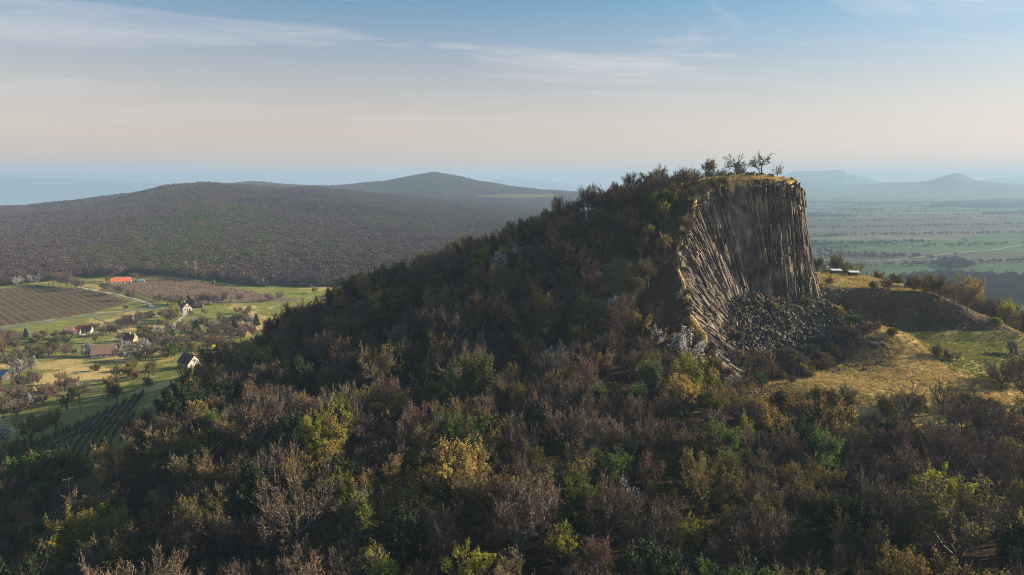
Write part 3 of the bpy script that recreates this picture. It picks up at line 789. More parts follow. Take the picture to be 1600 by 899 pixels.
class Acc:
    def __init__(s): s.V = []; s.F = []; s.n = 0
    def add(s, vf):
        v, f = vf; s.V.append(v); s.F.append(f + s.n); s.n += len(v)
    def get(s): return np.concatenate(s.V), np.concatenate(s.F)

def skeleton(rng, H, Wd, levels, trunk_h=.2, spread=.95, up_=.12, kids=(8, 6, 5, 5), flat=0.0, multi=1, lean=0.0):
    """returns list per level of (A,B,ra,rb); crown normalised to height H and width Wd"""
    segs = []
    A = []; B = []; RA = []; RB = []
    starts = []
    for m_ in range(multi):
        p = np.array([rng.normal(0, .12 * (multi > 1)), rng.normal(0, .12 * (multi > 1)), -0.03]); th = trunk_h * rng.uniform(.85, 1.15)
        d = np.array([rng.normal(0, .05 + .25 * (multi > 1)) + lean, rng.normal(0, .05 + .25 * (multi > 1)), 1.])
        r = .026 if multi == 1 else .018
        for k in range(3):
            d2 = d + rng.normal(0, .10, 3); d2 /= np.linalg.norm(d2)
            q = p + d2 * th / 3 * (1.15 if k == 0 else 1)
            A.append(p); B.append(q); RA.append(r); r *= .86; RB.append(r); p = q; d = d2
            starts.append((A[-1], B[-1], .0 if k < 1 else .3 if k == 1 else 1.))
        starts.append((A[-1], B[-1], 1.))
    segs.append([np.array(A), np.array(B), np.array(RA), np.array(RB)])
    # first limbs from the trunk tops
    tops = [segs[0][1][3 * m_ + 2] for m_ in range(multi)]; mids = [segs[0][1][3 * m_ + 1] for m_ in range(multi)]
    P = []; D = []
    k1 = kids[0]
    for m_ in range(multi):
        for k in range(k1 // multi + 1):
            az = 2 * np.pi * (k / (k1 / multi)) + rng.uniform(-.4, .4)
            el = rng.uniform(.15, 1.25)
            D.append([math.cos(az) * math.cos(el) * spread, math.sin(az) * math.cos(el) * spread, math.sin(el) + flat * -.3])
            P.append(tops[m_] * .75 + mids[m_] * .25 if k % 2 else tops[m_])
    P = np.array(P); D = np.array(D); D /= np.linalg.norm(D, axis=1)[:, None]
    Ln = rng.uniform(.22, .34, len(P)); Rd = np.full(len(P), .013)
    for lv in range(1, levels + 1):
        # each branch has two pieces, bending upwards
        D1 = D + rng.normal(0, .16, D.shape); D1 /= np.linalg.norm(D1, axis=1)[:, None]
        M_ = P + D1 * Ln[:, None] * .5
        D2 = D1 + rng.normal(0, .26, D.shape) + np.array([0, 0, up_ * (1 - flat)]); D2 /= np.linalg.norm(D2, axis=1)[:, None]
        E = M_ + D2 * Ln[:, None] * .5
        a = np.concatenate([P, M_]); b = np.concatenate([M_, E]); r1 = Rd * .72; r2 = Rd * .45
        segs.append([a, b, np.concatenate([Rd, r1]), np.concatenate([r1, r2])])
        if lv == levels: break
        kk = kids[lv] if lv < len(kids) else kids[-1]
        t = np.tile(np.linspace(.35, 1.0, kk)[None], (len(P), 1)) + rng.uniform(-.08, .0, (len(P), kk))
        on2 = t > .5
        base = np.where(on2[..., None], M_[:, None] + (E - M_)[:, None] * ((t - .5) * 2)[..., None], P[:, None] + (M_ - P)[:, None] * (t * 2)[..., None])
        dd = np.where(on2[..., None], D2[:, None], D1[:, None]) * .75 + rng.normal(0, .52, (len(P), kk, 3)) + np.array([0, 0, .12 * (1 - flat)])
        c = base - np.array([0, 0, trunk_h * 1.2]); c /= np.linalg.norm(c, axis=2)[..., None] + 1e-6
        dd = dd + c * .38
        dd /= np.linalg.norm(dd, axis=2)[..., None]
        ln = (Ln[:, None] * rng.uniform(.42, .68, (len(P), kk)))
        rd = np.tile((Rd * .48)[:, None], (1, kk))
        P = base.reshape(-1, 3); D = dd.reshape(-1, 3); Ln = ln.ravel(); Rd = rd.ravel()
    allp = segs[-1][1]
    zt = np.percentile(allp[:, 2], 99.5); wd = np.percentile(np.hypot(allp[:, 0], allp[:, 1]), 98)
    sx = Wd / 2 / wd; sz = H / zt
    out = []
    for a, b, ra, rb in segs:
        S = np.array([sx, sx, sz]); k = (sx + sz) / 2
        out.append([a * S, b * S, ra * k, rb * k])
    return out

def make_plant(name, seed, H, Wd, m_bark, m_twig, m_leaf=None, levels=5, leaf_n=0, leaf_s=.14, twig_w=.022, leaf_top=0.0, leaf_out=.0, inner=None, **kw):
    rng = np.random.default_rng(seed)
    S = skeleton(rng, H, Wd, levels, **kw)
    tr = Acc(); cr_ = Acc()
    tr.add(tubes(*S[0], 7)); tr.add(tubes(*S[1], 6)); tr.add(tubes(*S[2], 4))
    for lv in range(3, levels):
        a, b, ra, rb = S[lv]
        if lv == 3: tr.add(tubes(a, b, np.maximum(ra, .014), np.maximum(rb, .010), 3))
        else: cr_.add(blades(a, b, np.maximum(ra, twig_w * 1.3), rng))
    a, b, ra, rb = S[levels]
    cr_.add(blades(a, b, np.full(len(a), twig_w), rng))
    ntw = len(np.concatenate(cr_.V)) // 4
    if leaf_n:
        idx = rng.integers(0, len(a), leaf_n * 3)
        P = a[idx] + (b[idx] - a[idx]) * rng.uniform(.2, 1.1, (len(idx), 1)) + rng.normal(0, .07, (len(idx), 3))
        w = np.ones(len(P))
        if leaf_top: w *= sst(H * (leaf_top - .25), H * (leaf_top + .2), P[:, 2])
        cl = fbm(P[:, 0] + 50, P[:, 2] * 1.0 + P[:, 1] * .7 + 50, 1.6, seed) 
        w *= sst(.30, .58, cl) * .9 + .1
        if leaf_out:
            rr = np.hypot(P[:, 0], P[:, 1]) / (Wd / 2); w *= sst(leaf_out - .3, leaf_out + .2, np.maximum(rr, P[:, 2] / H))
        keep = rng.random(len(P)) < w; P = P[keep][:leaf_n]
        cr_.add(quads(P, leaf_s, rng))
    tv, tf = tr.get(); cv, cf = cr_.get()
    mi = np.zeros(len(cf), int); mi[ntw:] = 1
    mt = mesh_np(name + '_trunk', tv, tf, [m_bark])
    mc = mesh_np(name + '_crown', cv, cf, [m_twig, m_leaf or m_twig], mi)
    # joined copy for the woodland mass
    mj = mesh_np(name + '_whole', np.concatenate([tv, cv]), np.concatenate([tf, cf + len(tv)]), [m_twig, m_leaf or m_twig, m_bark], np.concatenate([np.full(len(tf), 2), mi]))
    return dict(name=name, trunk=mt, crown=mc, whole=mj, H=H, W=Wd)

B_GREY = mat_noise('bark_grey', (.10, .085, .07), (.19, .165, .14), 2, rand=.25)
B_DARK = mat_noise('bark_dark', (.055, .045, .036), (.11, .09, .072), 2, rand=.25)
B_PALE = mat_noise('bark_pale', (.17, .15, .125), (.27, .24, .20), 2, rand=.15)
T_GREY = mat_noise('twigs_grey', (.115, .084, .062), (.195, .145, .106), .35, rand=.3)
T_RED = mat_noise('twigs_reddish', (.155, .098, .068), (.25, .165, .115), .35, rand=.25)
T_OCHR = mat_noise('twigs_ochre', (.18, .125, .06), (.27, .19, .09), .35, rand=.25)
T_DARK = mat_noise('twigs_dark', (.085, .062, .043), (.145, .105, .072), .35, rand=.3)
L_OLIVE = mat_noise('buds_olive', (.17, .15, .035), (.25, .215, .05), .5, rand=.25, transl=.4)
L_GOLD = mat_noise('buds_golden', (.42, .30, .07), (.56, .43, .13), .5, rand=.2, transl=.4)
L_LIME = mat_noise('leaves_lime', (.28, .31, .035), (.42, .42, .05), .5, rand=.2, transl=.5)
L_GREEN = mat_noise('leaves_green', (.085, .15, .025), (.14, .22, .035), .5, rand=.25, transl=.4)
L_DARK = mat_noise('leaves_dark', (.028, .050, .018), (.055, .085, .028), .5, rand=.25, transl=.2)
L_WHITE = mat_noise('petals_white', (.62, .60, .58), (.82, .80, .77), .8, rand=.08, transl=.4)
L_PINK = mat_noise('petals_pink', (.50, .34, .33), (.68, .52, .50), .8, rand=.08, transl=.4)
L_YEL = mat_noise('flowers_yellow', (.60, .45, .03), (.72, .55, .05), .8, transl=.4)

K5 = (8, 6, 5, 5, 4)
PR = {}
def reg(kind, *protos): PR[kind] = list(protos)
reg('bare_grey', make_plant('bg0', 1, 9, 9, B_GREY, T_GREY, T_OCHR, kids=K5, leaf_n=2500, leaf_s=.06, leaf_top=.6), make_plant('bg1', 2, 9, 8, B_GREY, T_GREY, kids=K5, up_=.35), make_plant('bg2', 3, 8, 9, B_DARK, T_GREY, T_RED, kids=K5, spread=1.2, leaf_n=2500, leaf_s=.06, leaf_out=.8))  # ochre and reddish flecks on upper and outer twigs imitate sunlit tips
reg('bare_red', make_plant('br0', 4, 9, 8, B_GREY, T_RED, T_RED, kids=K5, leaf_n=2500, leaf_s=.07, leaf_top=.6), make_plant('br1', 5, 9, 8.5, B_GREY, T_RED, kids=K5, up_=.3))
reg('bare_dark', make_plant('bd0', 6, 9, 9, B_DARK, T_DARK, kids=K5), make_plant('bd1', 7, 8, 9, B_DARK, T_DARK, kids=K5, spread=1.1))
reg('olive', make_plant('ol0', 8, 9, 9, B_DARK, T_OCHR, L_OLIVE, kids=K5, leaf_n=6500, leaf_s=.10), make_plant('ol1', 9, 9, 8, B_GREY, T_GREY, L_OLIVE, kids=K5, leaf_n=4500, leaf_s=.10, leaf_top=.5))
reg('golden', make_plant('go0', 10, 9, 10, B_DARK, T_OCHR, L_GOLD, kids=K5, leaf_n=6500, leaf_s=.10, leaf_top=.45), make_plant('go1', 11, 9, 9, B_DARK, T_OCHR, L_GOLD, kids=K5, leaf_n=4500, leaf_s=.09))
reg('lime', make_plant('li0', 12, 9, 8, B_GREY, T_OCHR, L_LIME, kids=K5, leaf_n=11000, leaf_s=.10), make_plant('li1', 13, 9, 9, B_DARK, T_OCHR, L_LIME, kids=K5, leaf_n=7000, leaf_s=.10, leaf_top=.65))
reg('green', make_plant('gr0', 14, 8, 8, B_DARK, T_DARK, L_GREEN, kids=K5, leaf_n=12000, leaf_s=.10), make_plant('gr1', 15, 8, 8, B_DARK, T_GREY, L_GREEN, kids=K5, leaf_n=7500, leaf_s=.10))
reg('ivy', make_plant('iv0', 16, 9, 8, B_DARK, T_DARK, L_DARK, kids=K5, leaf_n=12000, leaf_s=.16))
reg('blossom', make_plant('bl0', 17, 6, 6.5, B_DARK, T_DARK, L_WHITE, kids=K5, leaf_n=6500, leaf_s=.09), make_plant('bl1', 18, 5.5, 6, B_DARK, T_GREY, L_WHITE, kids=K5, leaf_n=3600, leaf_s=.09))
reg('pink', make_plant('pk0', 19, 5, 6.5, B_DARK, T_RED, L_PINK, kids=K5, leaf_n=7000, leaf_s=.09))
reg('snag', make_plant('sn0', 20, 9, 8, B_PALE, B_PALE, levels=4, kids=(6, 3, 3, 3), twig_w=.02), make_plant('sn1', 21, 8, 9, B_PALE, B_PALE, levels=4, kids=(5, 4, 3, 3), twig_w=.02))
reg('crown_flat', make_plant('cf0', 22, 6.2, 8.0, B_DARK, T_DARK, L_OLIVE, levels=5, kids=(7, 5, 4, 4, 3), flat=.55, trunk_h=.42, leaf_n=700, leaf_s=.07, spread=1.2, lean=-.25, twig_w=.034), make_plant('cf1', 23, 6.6, 8.6, B_DARK, T_DARK, L_OLIVE, levels=5, kids=(7, 4, 4, 4, 3), trunk_h=.40, multi=2, leaf_n=500, leaf_s=.07, spread=1.1, twig_w=.034))
reg('open_bare', make_plant('ob0', 24, 10, 9, B_GREY, T_OCHR, levels=5, kids=(7, 4, 4, 3, 3), up_=.3), make_plant('ob1', 25, 8, 7, B_DARK, T_GREY, levels=5, kids=(7, 4, 4, 3, 3), up_=.3), make_plant('ob2', 26, 8, 9, B_DARK, T_DARK, levels=5, kids=(7, 4, 4, 4, 3), spread=1.2))
SH = dict(trunk_h=.10, multi=4, kids=(12, 5, 5, 5, 4))
reg('shrub_bare', make_plant('sb0', 30, 3.2, 4.5, B_GREY, T_GREY, twig_w=.014, **SH), make_plant('sb1', 31, 3.4, 4.2, B_GREY, T_RED, twig_w=.014, **SH))
reg('shrub_olive', make_plant('so0', 32, 3.0, 4.2, B_DARK, T_OCHR, L_OLIVE, leaf_n=4500, leaf_s=.07, **SH), make_plant('so1', 33, 3.2, 4.0, B_DARK, T_OCHR, L_GOLD, leaf_n=3500, leaf_s=.06, **SH))
reg('shrub_green', make_plant('sg0', 34, 2.6, 3.6, B_DARK, T_DARK, L_GREEN, leaf_n=7000, leaf_s=.08, **SH))
reg('shrub_lime', make_plant('sl0', 35, 2.6, 3.8, B_DARK, T_OCHR, L_LIME, leaf_n=7500, leaf_s=.08, **SH))
reg('shrub_white', make_plant('sw0', 36, 3.4, 4.0, B_DARK, T_GREY, L_WHITE, leaf_n=3500, leaf_s=.06, **SH))

def conifer(name, seed, H, Wd, narrow=1.0):
    rng = np.random.default_rng(seed); tr = Acc(); c = Acc()
    tr.add(tubes(np.array([[0, 0, -.2]]), np.array([[0, 0, H * .97]]), np.array([H * .022]), np.array([.02]), 7))
    A = []; B = []
    for z in np.linspace(H * .1, H * .96, 26):
        R_ = Wd / 2 * (1 - (z / H)) ** .8 * (0.4 + .6 * min(1, z / (H * .22)))
        for k in range(11):
            t = rng.uniform(0, 6.28); r = R_ * rng.uniform(.75, 1.15)
            A.append([0, 0, z]); B.append([math.cos(t) * r, math.sin(t) * r, z + r * (-.1 + .2 * rng.random())])
    A = np.array(A); B = np.array(B); tr.add(tubes(A, B, np.full(len(A), .035), np.full(len(A), .012), 3))
    idx = rng.integers(0, len(A), 7000); u = rng.uniform(.15, 1.05, (7000, 1)) ** .6
    P = A[idx] + (B[idx] - A[idx]) * u + rng.normal(0, .14, (7000, 3)); c.add(quads(P, .17, rng))
    tv, tf = tr.get(); cv, cf = c.get()
    return dict(name=name, H=H, W=Wd, trunk=mesh_np(name + '_trunk', tv, tf, [B_DARK]), crown=mesh_np(name + '_crown', cv, cf, [L_DARK]),
                whole=mesh_np(name + '_whole', np.concatenate([tv, cv]), np.concatenate([tf, cf + len(tv)]), [L_DARK, B_DARK], np.r_[np.ones(len(tf)), np.zeros(len(cf))]))
reg('conifer', conifer('co0', 40, 9, 6.5), conifer('co1', 41, 8, 6))
def poplar(name, seed, H, Wd):
    rng = np.random.default_rng(seed); tr = Acc(); c = Acc()
    tr.add(tubes(np.array([[0, 0, -.2]]), np.array([[0, 0, H * .95]]), np.array([.3]), np.array([.04]), 7))
    n = 260; z = rng.uniform(H * .08, H * .9, n); t = rng.uniform(0, 6.28, n); r = Wd / 2 * np.sin(np.clip(z / H, .05, 1) * np.pi * .93) ** .5 * rng.uniform(.5, 1.1, n)
    A = np.c_[z * 0, z * 0, z]; B = np.c_[np.cos(t) * r, np.sin(t) * r, z + H * .12]
    tr.add(tubes(A, B, np.full(n, .06), np.full(n, .02), 3))
    idx = rng.integers(0, n, 6000); P = A[idx] + (B[idx] - A[idx]) * rng.uniform(.4, 1.05, (6000, 1)); D = np.c_[rng.normal(0, .35, (6000, 2)), rng.uniform(.8, 1.6, 6000)]
    c.add(blades(P, P + D, np.full(6000, .035), rng))
    tv, tf = tr.get(); cv, cf = c.get()
    return dict(name=name, H=H, W=Wd, trunk=mesh_np(name + '_trunk', tv, tf, [B_PALE]), crown=mesh_np(name + '_crown', cv, cf, [mat_noise('poplar_twigs', (.34, .25, .17), (.46, .36, .26), .3)]), whole=None)
reg('poplar', poplar('po0', 42, 20, 3.6))

# far crowns: clumped leaf masses on a short trunk, four woods' colours come from the place each stands in
def far_material():
    m, nt, b = newmat('far_woods')
    oi = N(nt, 'ShaderNodeObjectInfo')
    n1 = N(nt, 'ShaderNodeTexNoise'); n1.inputs['Scale'].default_value = .0028; n1.inputs['Detail'].default_value = 6; n1.inputs['Roughness'].default_value = .62
    L(nt, oi.outputs['Location'], n1.inputs['Vector'])
    cr_ = N(nt, 'ShaderNodeValToRGB'); e = cr_.color_ramp.elements
    e[0].position = .38; e[0].color = (.070, .052, .060, 1); e[1].position = .50; e[1].color = (.118, .076, .080, 1)
    q = e.new(.58); q.color = (.095, .090, .045, 1); q = e.new(.69); q.color = (.070, .095, .035, 1)
    ad = N(nt, 'ShaderNodeMath', operation='MULTIPLY_ADD'); ad.inputs[1].default_value = .10; ad.inputs[2].default_value = -.05
    L(nt, oi.outputs['Random'], ad.inputs[0])
    a2 = N(nt, 'ShaderNodeMath', operation='ADD'); L(nt, n1.outputs[0], a2.inputs[0]); L(nt, ad.outputs[0], a2.inputs[1]); L(nt, a2.outputs[0], cr_.inputs[0])
    hs = N(nt, 'ShaderNodeHueSaturation'); mk = N(nt, 'ShaderNodeMath', operation='MULTIPLY'); mk.inputs[1].default_value = 9.7
    fr = N(nt, 'ShaderNodeMath', operation='FRACT'); mr = N(nt, 'ShaderNodeMapRange'); mr.inputs[3].default_value = .84; mr.inputs[4].default_value = 1.16
    L(nt, oi.outputs['Random'], mk.inputs[0]); L(nt, mk.outputs[0], fr.inputs[0]); L(nt, fr.outputs[0], mr.inputs[0]); L(nt, mr.outputs[0], hs.inputs['Value'])
    L(nt, cr_.outputs[0], hs.inputs['Color']); L(nt, hs.outputs[0], b.inputs['Base Color']); b.inputs['Roughness'].default_value = 1; b.inputs['Specular IOR Level'].default_value = 0
    return m
M_FAR = far_material()
def far_crown(name, seed, H, Wd, nq=260, s=.55):
    rng = np.random.default_rng(seed)
    C = rng.normal(size=(14, 3)); C /= np.linalg.norm(C, axis=1)[:, None]; C = C * np.array([Wd * .30, Wd * .30, H * .22]) + np.array([0, 0, H * .62])
    idx = rng.integers(0, 14, nq); d = rng.normal(size=(nq, 3)); d /= np.linalg.norm(d, axis=1)[:, None]
    P = C[idx] + d * np.array([Wd * .2, Wd * .2, H * .17]) * rng.uniform(.6, 1.05, (nq, 1))
    V, Fq = quads(P, s, rng); tv, tf = tubes(np.array([[0, 0, -.5]]), np.array([[0, 0, H * .7]]), np.array([.25]), np.array([.1]), 4)
    return mesh_np(name, np.concatenate([V, tv]), np.concatenate([Fq, tf + len(V)]), [M_FAR])
FARP = [far_crown(f'far{i}', 50 + i, 10, 10 + i % 2) for i in range(6)]

# ------------------------------------------------------------------ masses (stuff): one object each, its plants instanced on points
def scatter(name, P, S, RZ, IDX, meshes, label, cat):
    me = bpy.data.meshes.new(name); me.vertices.add(len(P)); me.vertices.foreach_set('co', np.asarray(P, np.float32).ravel())
    for nm, d, ty in (('sc', S, 'FLOAT'), ('rz', RZ, 'FLOAT')):
        a = me.attributes.new(nm, ty, 'POINT'); a.data.foreach_set('value', np.asarray(d, np.float32))
    a = me.attributes.new('ix', 'INT', 'POINT'); a.data.foreach_set('value', np.asarray(IDX, np.int32))
    me.update()
    o = link(name, me)
    pc = bpy.data.collections.new(name + '_kinds')
    for k, mm in enumerate(meshes):
        q = bpy.data.objects.new(f'{name}_kind_{k:02d}', mm); pc.objects.link(q)
    ng = bpy.data.node_groups.new(name, 'GeometryNodeTree')
    ng.interface.new_socket('Geometry', in_out='INPUT', socket_type='NodeSocketGeometry'); ng.interface.new_socket('Geometry', in_out='OUTPUT', socket_type='NodeSocketGeometry')
    gi = ng.nodes.new('NodeGroupInput'); go = ng.nodes.new('NodeGroupOutput')
    ip = ng.nodes.new('GeometryNodeInstanceOnPoints'); ci = ng.nodes.new('GeometryNodeCollectionInfo')
    ci.inputs['Collection'].default_value = pc; ci.inputs['Separate Children'].default_value = True; ci.inputs['Reset Children'].default_value = True
    ip.inputs['Pick Instance'].default_value = True
    def na(nm, ty):
        n_ = ng.nodes.new('GeometryNodeInputNamedAttribute'); n_.data_type = ty; n_.inputs[0].default_value = nm; return n_.outputs[0]
    ng.links.new(gi.outputs[0], ip.inputs['Points']); ng.links.new(ci.outputs[0], ip.inputs['Instance'])
    ng.links.new(na('ix', 'INT'), ip.inputs['Instance Index'])
    cz = ng.nodes.new('ShaderNodeCombineXYZ'); ng.links.new(na('rz', 'FLOAT'), cz.inputs[2]); ng.links.new(cz.outputs[0], ip.inputs['Rotation'])
    cs = ng.nodes.new('ShaderNodeCombineXYZ'); s_ = na('sc', 'FLOAT')
    for k in range(3): ng.links.new(s_, cs.inputs[k])
    ng.links.new(cs.outputs[0], ip.inputs['Scale'])
    ng.links.new(ip.outputs[0], go.inputs[0])
    md = o.modifiers.new('plants', 'NODES'); md.node_group = ng
    tag(o, label, cat, kind='stuff'); return o

# far woods
def far_points():
    out = []
    def sample(a0, a1, r0, r1, sp0, spk):
        r = r0; P = []
        while r < r1:
            sp = sp0 + spk * r
            n = int((a1 - a0) * r / sp); a = a0 + (np.arange(n) + RNG.uniform(-.4, .4, n)) * sp / r
            rr = r + RNG.uniform(-.5, .5, n) * sp * .95
            P.append(np.c_[np.sin(a) * rr, np.cos(a) * rr]); r += sp * .95
        return np.concatenate(P)
    P = sample(math.radians(-42), math.radians(10), 640, 5200, 6.2, .0018)
    x, y = P.T; z = hz(x, y); px, py, f = project(x, y, z); r = np.hypot(x, y)
    ok = (py < forest_cut(px) + RNG.normal(0, .8, len(x))) & (px > -40) & (px < 1010) & (z > -60)
    ok &= ~(inpoly(px, py, CLEAR_FAR) & (r > 2000))
    ok &= ~(inpoly(px, py, [(420, 383), (450, 380), (640, 386), (640, 391), (500, 390)]) & (r > 1200) & (RNG.random(len(x)) < .0))
    out.append((x[ok], y[ok], z[ok], 1.0 + .00010 * r[ok]))
    # right plain: hedgerows and copses
    P = sample(math.radians(19), math.radians(43), 560, 7500, 7, .0024)
    x, y = P.T; z = hz(x, y); px, py, f = project(x, y, z); r = np.hypot(x, y)
    th = math.radians(12); xr = x * math.cos(th) + y * math.sin(th); yr = -x * math.sin(th) + y * math.cos(th)
    n1 = fbm(xr, yr * 3.2, 900, 91); n2 = fbm(xr, yr * 4, 260, 93)
    hedge = (np.abs(((yr + 60 * n1) / 330) % 1 - .5) < .022) & (n2 > .36)
    copse = (n1 > .62) & (n2 > .52); speck = (RNG.random(len(x)) < .0012)
    wood = inpoly(px, py, [(1450, 321), (1480, 316), (1530, 315), (1580, 318), (1600, 323), (1520, 325)]) & (r > 3000)
    vill = inpoly(px, py, [(1275, 392), (1330, 398), (1440, 402), (1480, 408), (1420, 405), (1350, 406), (1280, 404)]) & (RNG.random(len(x)) < .55)
    vill |= inpoly(px, py, [(1450, 412), (1500, 406), (1530, 418), (1480, 424)])
    near = inpoly(px, py, [(1410, 436), (1480, 432), (1560, 436), (1700, 440), (1700, 480), (1400, 470)])
    ok = (hedge | copse | speck | wood | vill | near) & (r < 7500) & (px > 1240) & (px < 1660) & (r > 560) & (y > 330)
    out.append((x[ok], y[ok], z[ok], np.where(near[ok], 1.15, .85) + .00006 * r[ok]))
    return out
FPTS = far_points()
for nm, (x, y, z, s_), lab in (('forest', FPTS[0], 'brown leafless forest covering the broad hills at the left'), ('hedgerows', FPTS[1], 'hedgerows and copses spread over the hazy plain at the right')):
    n = len(x); scatter(nm, np.c_[x, y, z - .3], s_ * RNG.uniform(.75, 1.3, n), RNG.uniform(0, 6.28, n), RNG.integers(0, len(FARP), n), FARP, lab, 'woodland')
print('far trees', [len(p[0]) for p in FPTS])

# ------------------------------------------------------------------ near plants
PLANTS = []     # dict(kind, proto, x, y, z, s, look, feat label)
def put(kind, x, y, s, look=None, label=None, v=None, name=None, rz=None, z=None):
    pl = PR[kind]; v = int(RNG.integers(len(pl))) if v is None else v % len(pl)
    PLANTS.append(dict(kind=kind, v=v, x=x, y=y, z=hz1(x, y) if z is None else z, s=s, label=label, rz=RNG.uniform(0, 6.28) if rz is None else rz, name=name))
def put_top(kind, px, pytop, H, label=None, v=None, wide=None, name=None, rz=None, r0=60, zone=None):
    """a plant of height H metres whose top shows at this place of the photo"""
    x, y, z = hit(px, pytop, up_=H, r0=r0); put(kind, x, y, H / PR[kind][0 if v is None else v % len(PR[kind])]['H'], label=label, v=v if v is not None else 0, name=name, rz=rz)
def put_base(kind, px, py, H, label=None, v=0, name=None, rz=None, y=None):
    x, y, z = hit(px, py); put(kind, x, y, H / PR[kind][v % len(PR[kind])]['H'], label=label, v=v, name=name, rz=rz)

# -- plants that the photo singles out
FT = [
 ('golden', 725, 690, 11.5, 'large tree with golden buds on its crown, alone in the dark foreground', 0),
 ('lime', 590, 862, 8, 'brightest yellow green tree at the very bottom of the picture', 0),
 ('lime', 538, 740, 8, 'fresh green rounded tree left of the large golden budding tree', 0),
 ('golden', 580, 758, 7, 'small golden tree touching the fresh green rounded tree on its right', 1),
 ('lime', 742, 850, 8, 'yellow green tree at the bottom edge below the golden tree', 1),
 ('lime', 885, 825, 7.5, 'slim yellow green tree near the bottom edge, right of the picture centre', 1),
 ('lime', 1490, 735, 10, 'tree with bright yellow green upper leaves at the lower right', 1),
 ('bare_red', 1425, 697, 11, 'tall pinkish bare tree left of the bright yellow green tree', 0),
 ('golden', 1072, 583, 8.5, 'broad olive yellow tree below the left rib of the cliff', 0),
 ('lime', 1112, 575, 6, 'yellow green tree beside the broad olive yellow tree under the rib', 0),
 ('lime', 962, 593, 4.5, 'small bright yellow green tree on the slope left of the olive yellow tree', 1),
 ('lime', 1163, 650, 6.5, 'pale trunked lime green tree at the bottom of the rock rib', 0),
 ('bare_red', 985, 545, 7, 'reddish bare tree above the small yellow green tree on the slope', 0),
 ('blossom', 872, 535, 6, 'white blossoming tree in the middle of the wooded slope', 0),
 ('blossom', 962, 462, 5, 'white blossoming tree higher up the wooded slope', 0),
 ('blossom', 1030, 510, 4, 'small white blossoming tree close to the rock rib', 1),
 ('blossom', 1062, 452, 3, 'smallest white blossoming tree beside the upper rock rib', 1),
 ('snag', 660, 570, 8, 'dead pale tree with bare forked branches on the middle slope', 1),
 ('snag', 540, 590, 8, 'dead pale tree with curved branches left of the forked one', 0),
 ('snag', 470, 740, 7, 'pale dead tree among brown trees in the lower left woods', 0),
 ('golden', 395, 530, 10, 'broad orange and olive tree at the left foot of the hill', 0),
 ('golden', 430, 545, 9, 'olive tree leaning against the broad orange and olive tree', 1),
 ('olive', 630, 448, 8.5, 'pale olive rounded tree on the upper left slope', 0),
 ('olive', 570, 530, 7, 'dark olive rounded tree below the pale olive tree', 1),
 ('golden', 490, 445, 8, 'ochre bare crowned tree at the left end of the ridge', 1),
 ('golden', 540, 432, 7.5, 'ochre tree next up the ridge from its left end', 1),
 ('golden', 715, 375, 7, 'ochre tree on the ridge beside a tall bare one', 1),
 ('open_bare', 748, 358, 8, 'tall thin bare tree with a nest standing above the ridge', 1),
 ('lime', 118, 790, 12, 'big olive green tree at the lower left corner beside the wires', 1),
 ('olive', 165, 800, 10, 'olive tree leaning right beside the big olive green one', 0),
 ('lime', 1060, 285, 0.01, None, 0),
 ('olive', 1215, 765, 10, 'olive tree with pale budding twigs at the lower right', 1),
 ('ivy', 1330, 770, 10, 'dark ivy covered tree at the lower right', 0),
 ('ivy', 1250, 655, 8, 'dark green ivy covered tree just below the golden grass', 0),
 ('ivy', 1390, 652, 7, 'dark green tree below the bare tree on the grass', 0),
 ('open_bare', 1420, 585, 10, 'open bare tree with clear branches in front of the golden grass', 0),
 ('open_bare', 1522, 590, 8, 'dark crooked bare tree at the right edge of the golden grass', 2),
 ('open_bare', 1478, 585, 8, 'dark bare tree between the open bare tree and the crooked one', 1),
 ('bare_red', 935, 835, 8, 'pinkish bare tree lit from the side near the bottom edge', 0),
 ('bare_red', 690, 800, 8, 'pinkish bare tree below the large golden budding tree', 0),
 ('bare_red', 1012, 700, 8, 'pinkish bare tree in the centre right foreground', 1),
]
for kind, px, pt, H, lab, v in FT:
    if lab: put_top(kind, px, pt, H * (1.38 if pt > 500 else 1.15), lab, v)
# summit trees: bases given
def place_y(px, y, off=0):
    a, b, c = ray(px, 300); return a / b * y
SUMMIT = [('crown_flat', 1152, 257, 6.2, 'spreading bare tree leaning left beside the railing on the summit', 0, 0.0),
          ('crown_flat', 1190, 259, 6.9, 'double trunked bare tree, tallest on the summit', 1, 0.4),
          ('open_bare', 1213, 258, 4.6, 'small twiggy bare tree at the right end of the summit', 1, 0.),
          ('olive', 1104, 258, 6.2, 'rounded budding tree left of the railing on the summit', 1, 0.),
          ('open_bare', 1254, 253.5, 2.4, 'tiny wind bent bare tree on the right lip of the cliff', 2, 0.)]
for kind, px, y, H, lab, v, rz in SUMMIT:
    x = place_y(px, y); put(kind, x, y, H * 1.28 / PR[kind][v]['H'], label=lab, v=v, rz=rz)
put('open_bare', 112.3, 247.5, .42, label='small bare tree clinging to the right edge of the cliff face', v=2, z=78.5)
put_base('open_bare', 1040, 418, 6.0, 'flat topped bare tree on the upper edge of the rock rib', v=2)
put_base('open_bare', 1024, 415, 5.5, 'dark flat topped bare tree just left of the one on the rib edge', v=2)
# row of bare trees on the ridge left of the summit
for k, (px, H) in enumerate([(925, 6.5), (942, 7), (962, 6), (990, 6.2), (1004, 6.6), (1018, 6), (1030, 5.6), (1044, 6), (1060, 5.2), (1073, 5.8), (820, 6), (838, 6), (880, 6), (905, 6)]):
    x = place_y(px, 262); put('open_bare' if k % 2 else 'bare_dark', x, 262 + RNG.uniform(-2, 2), H / 9, v=k)
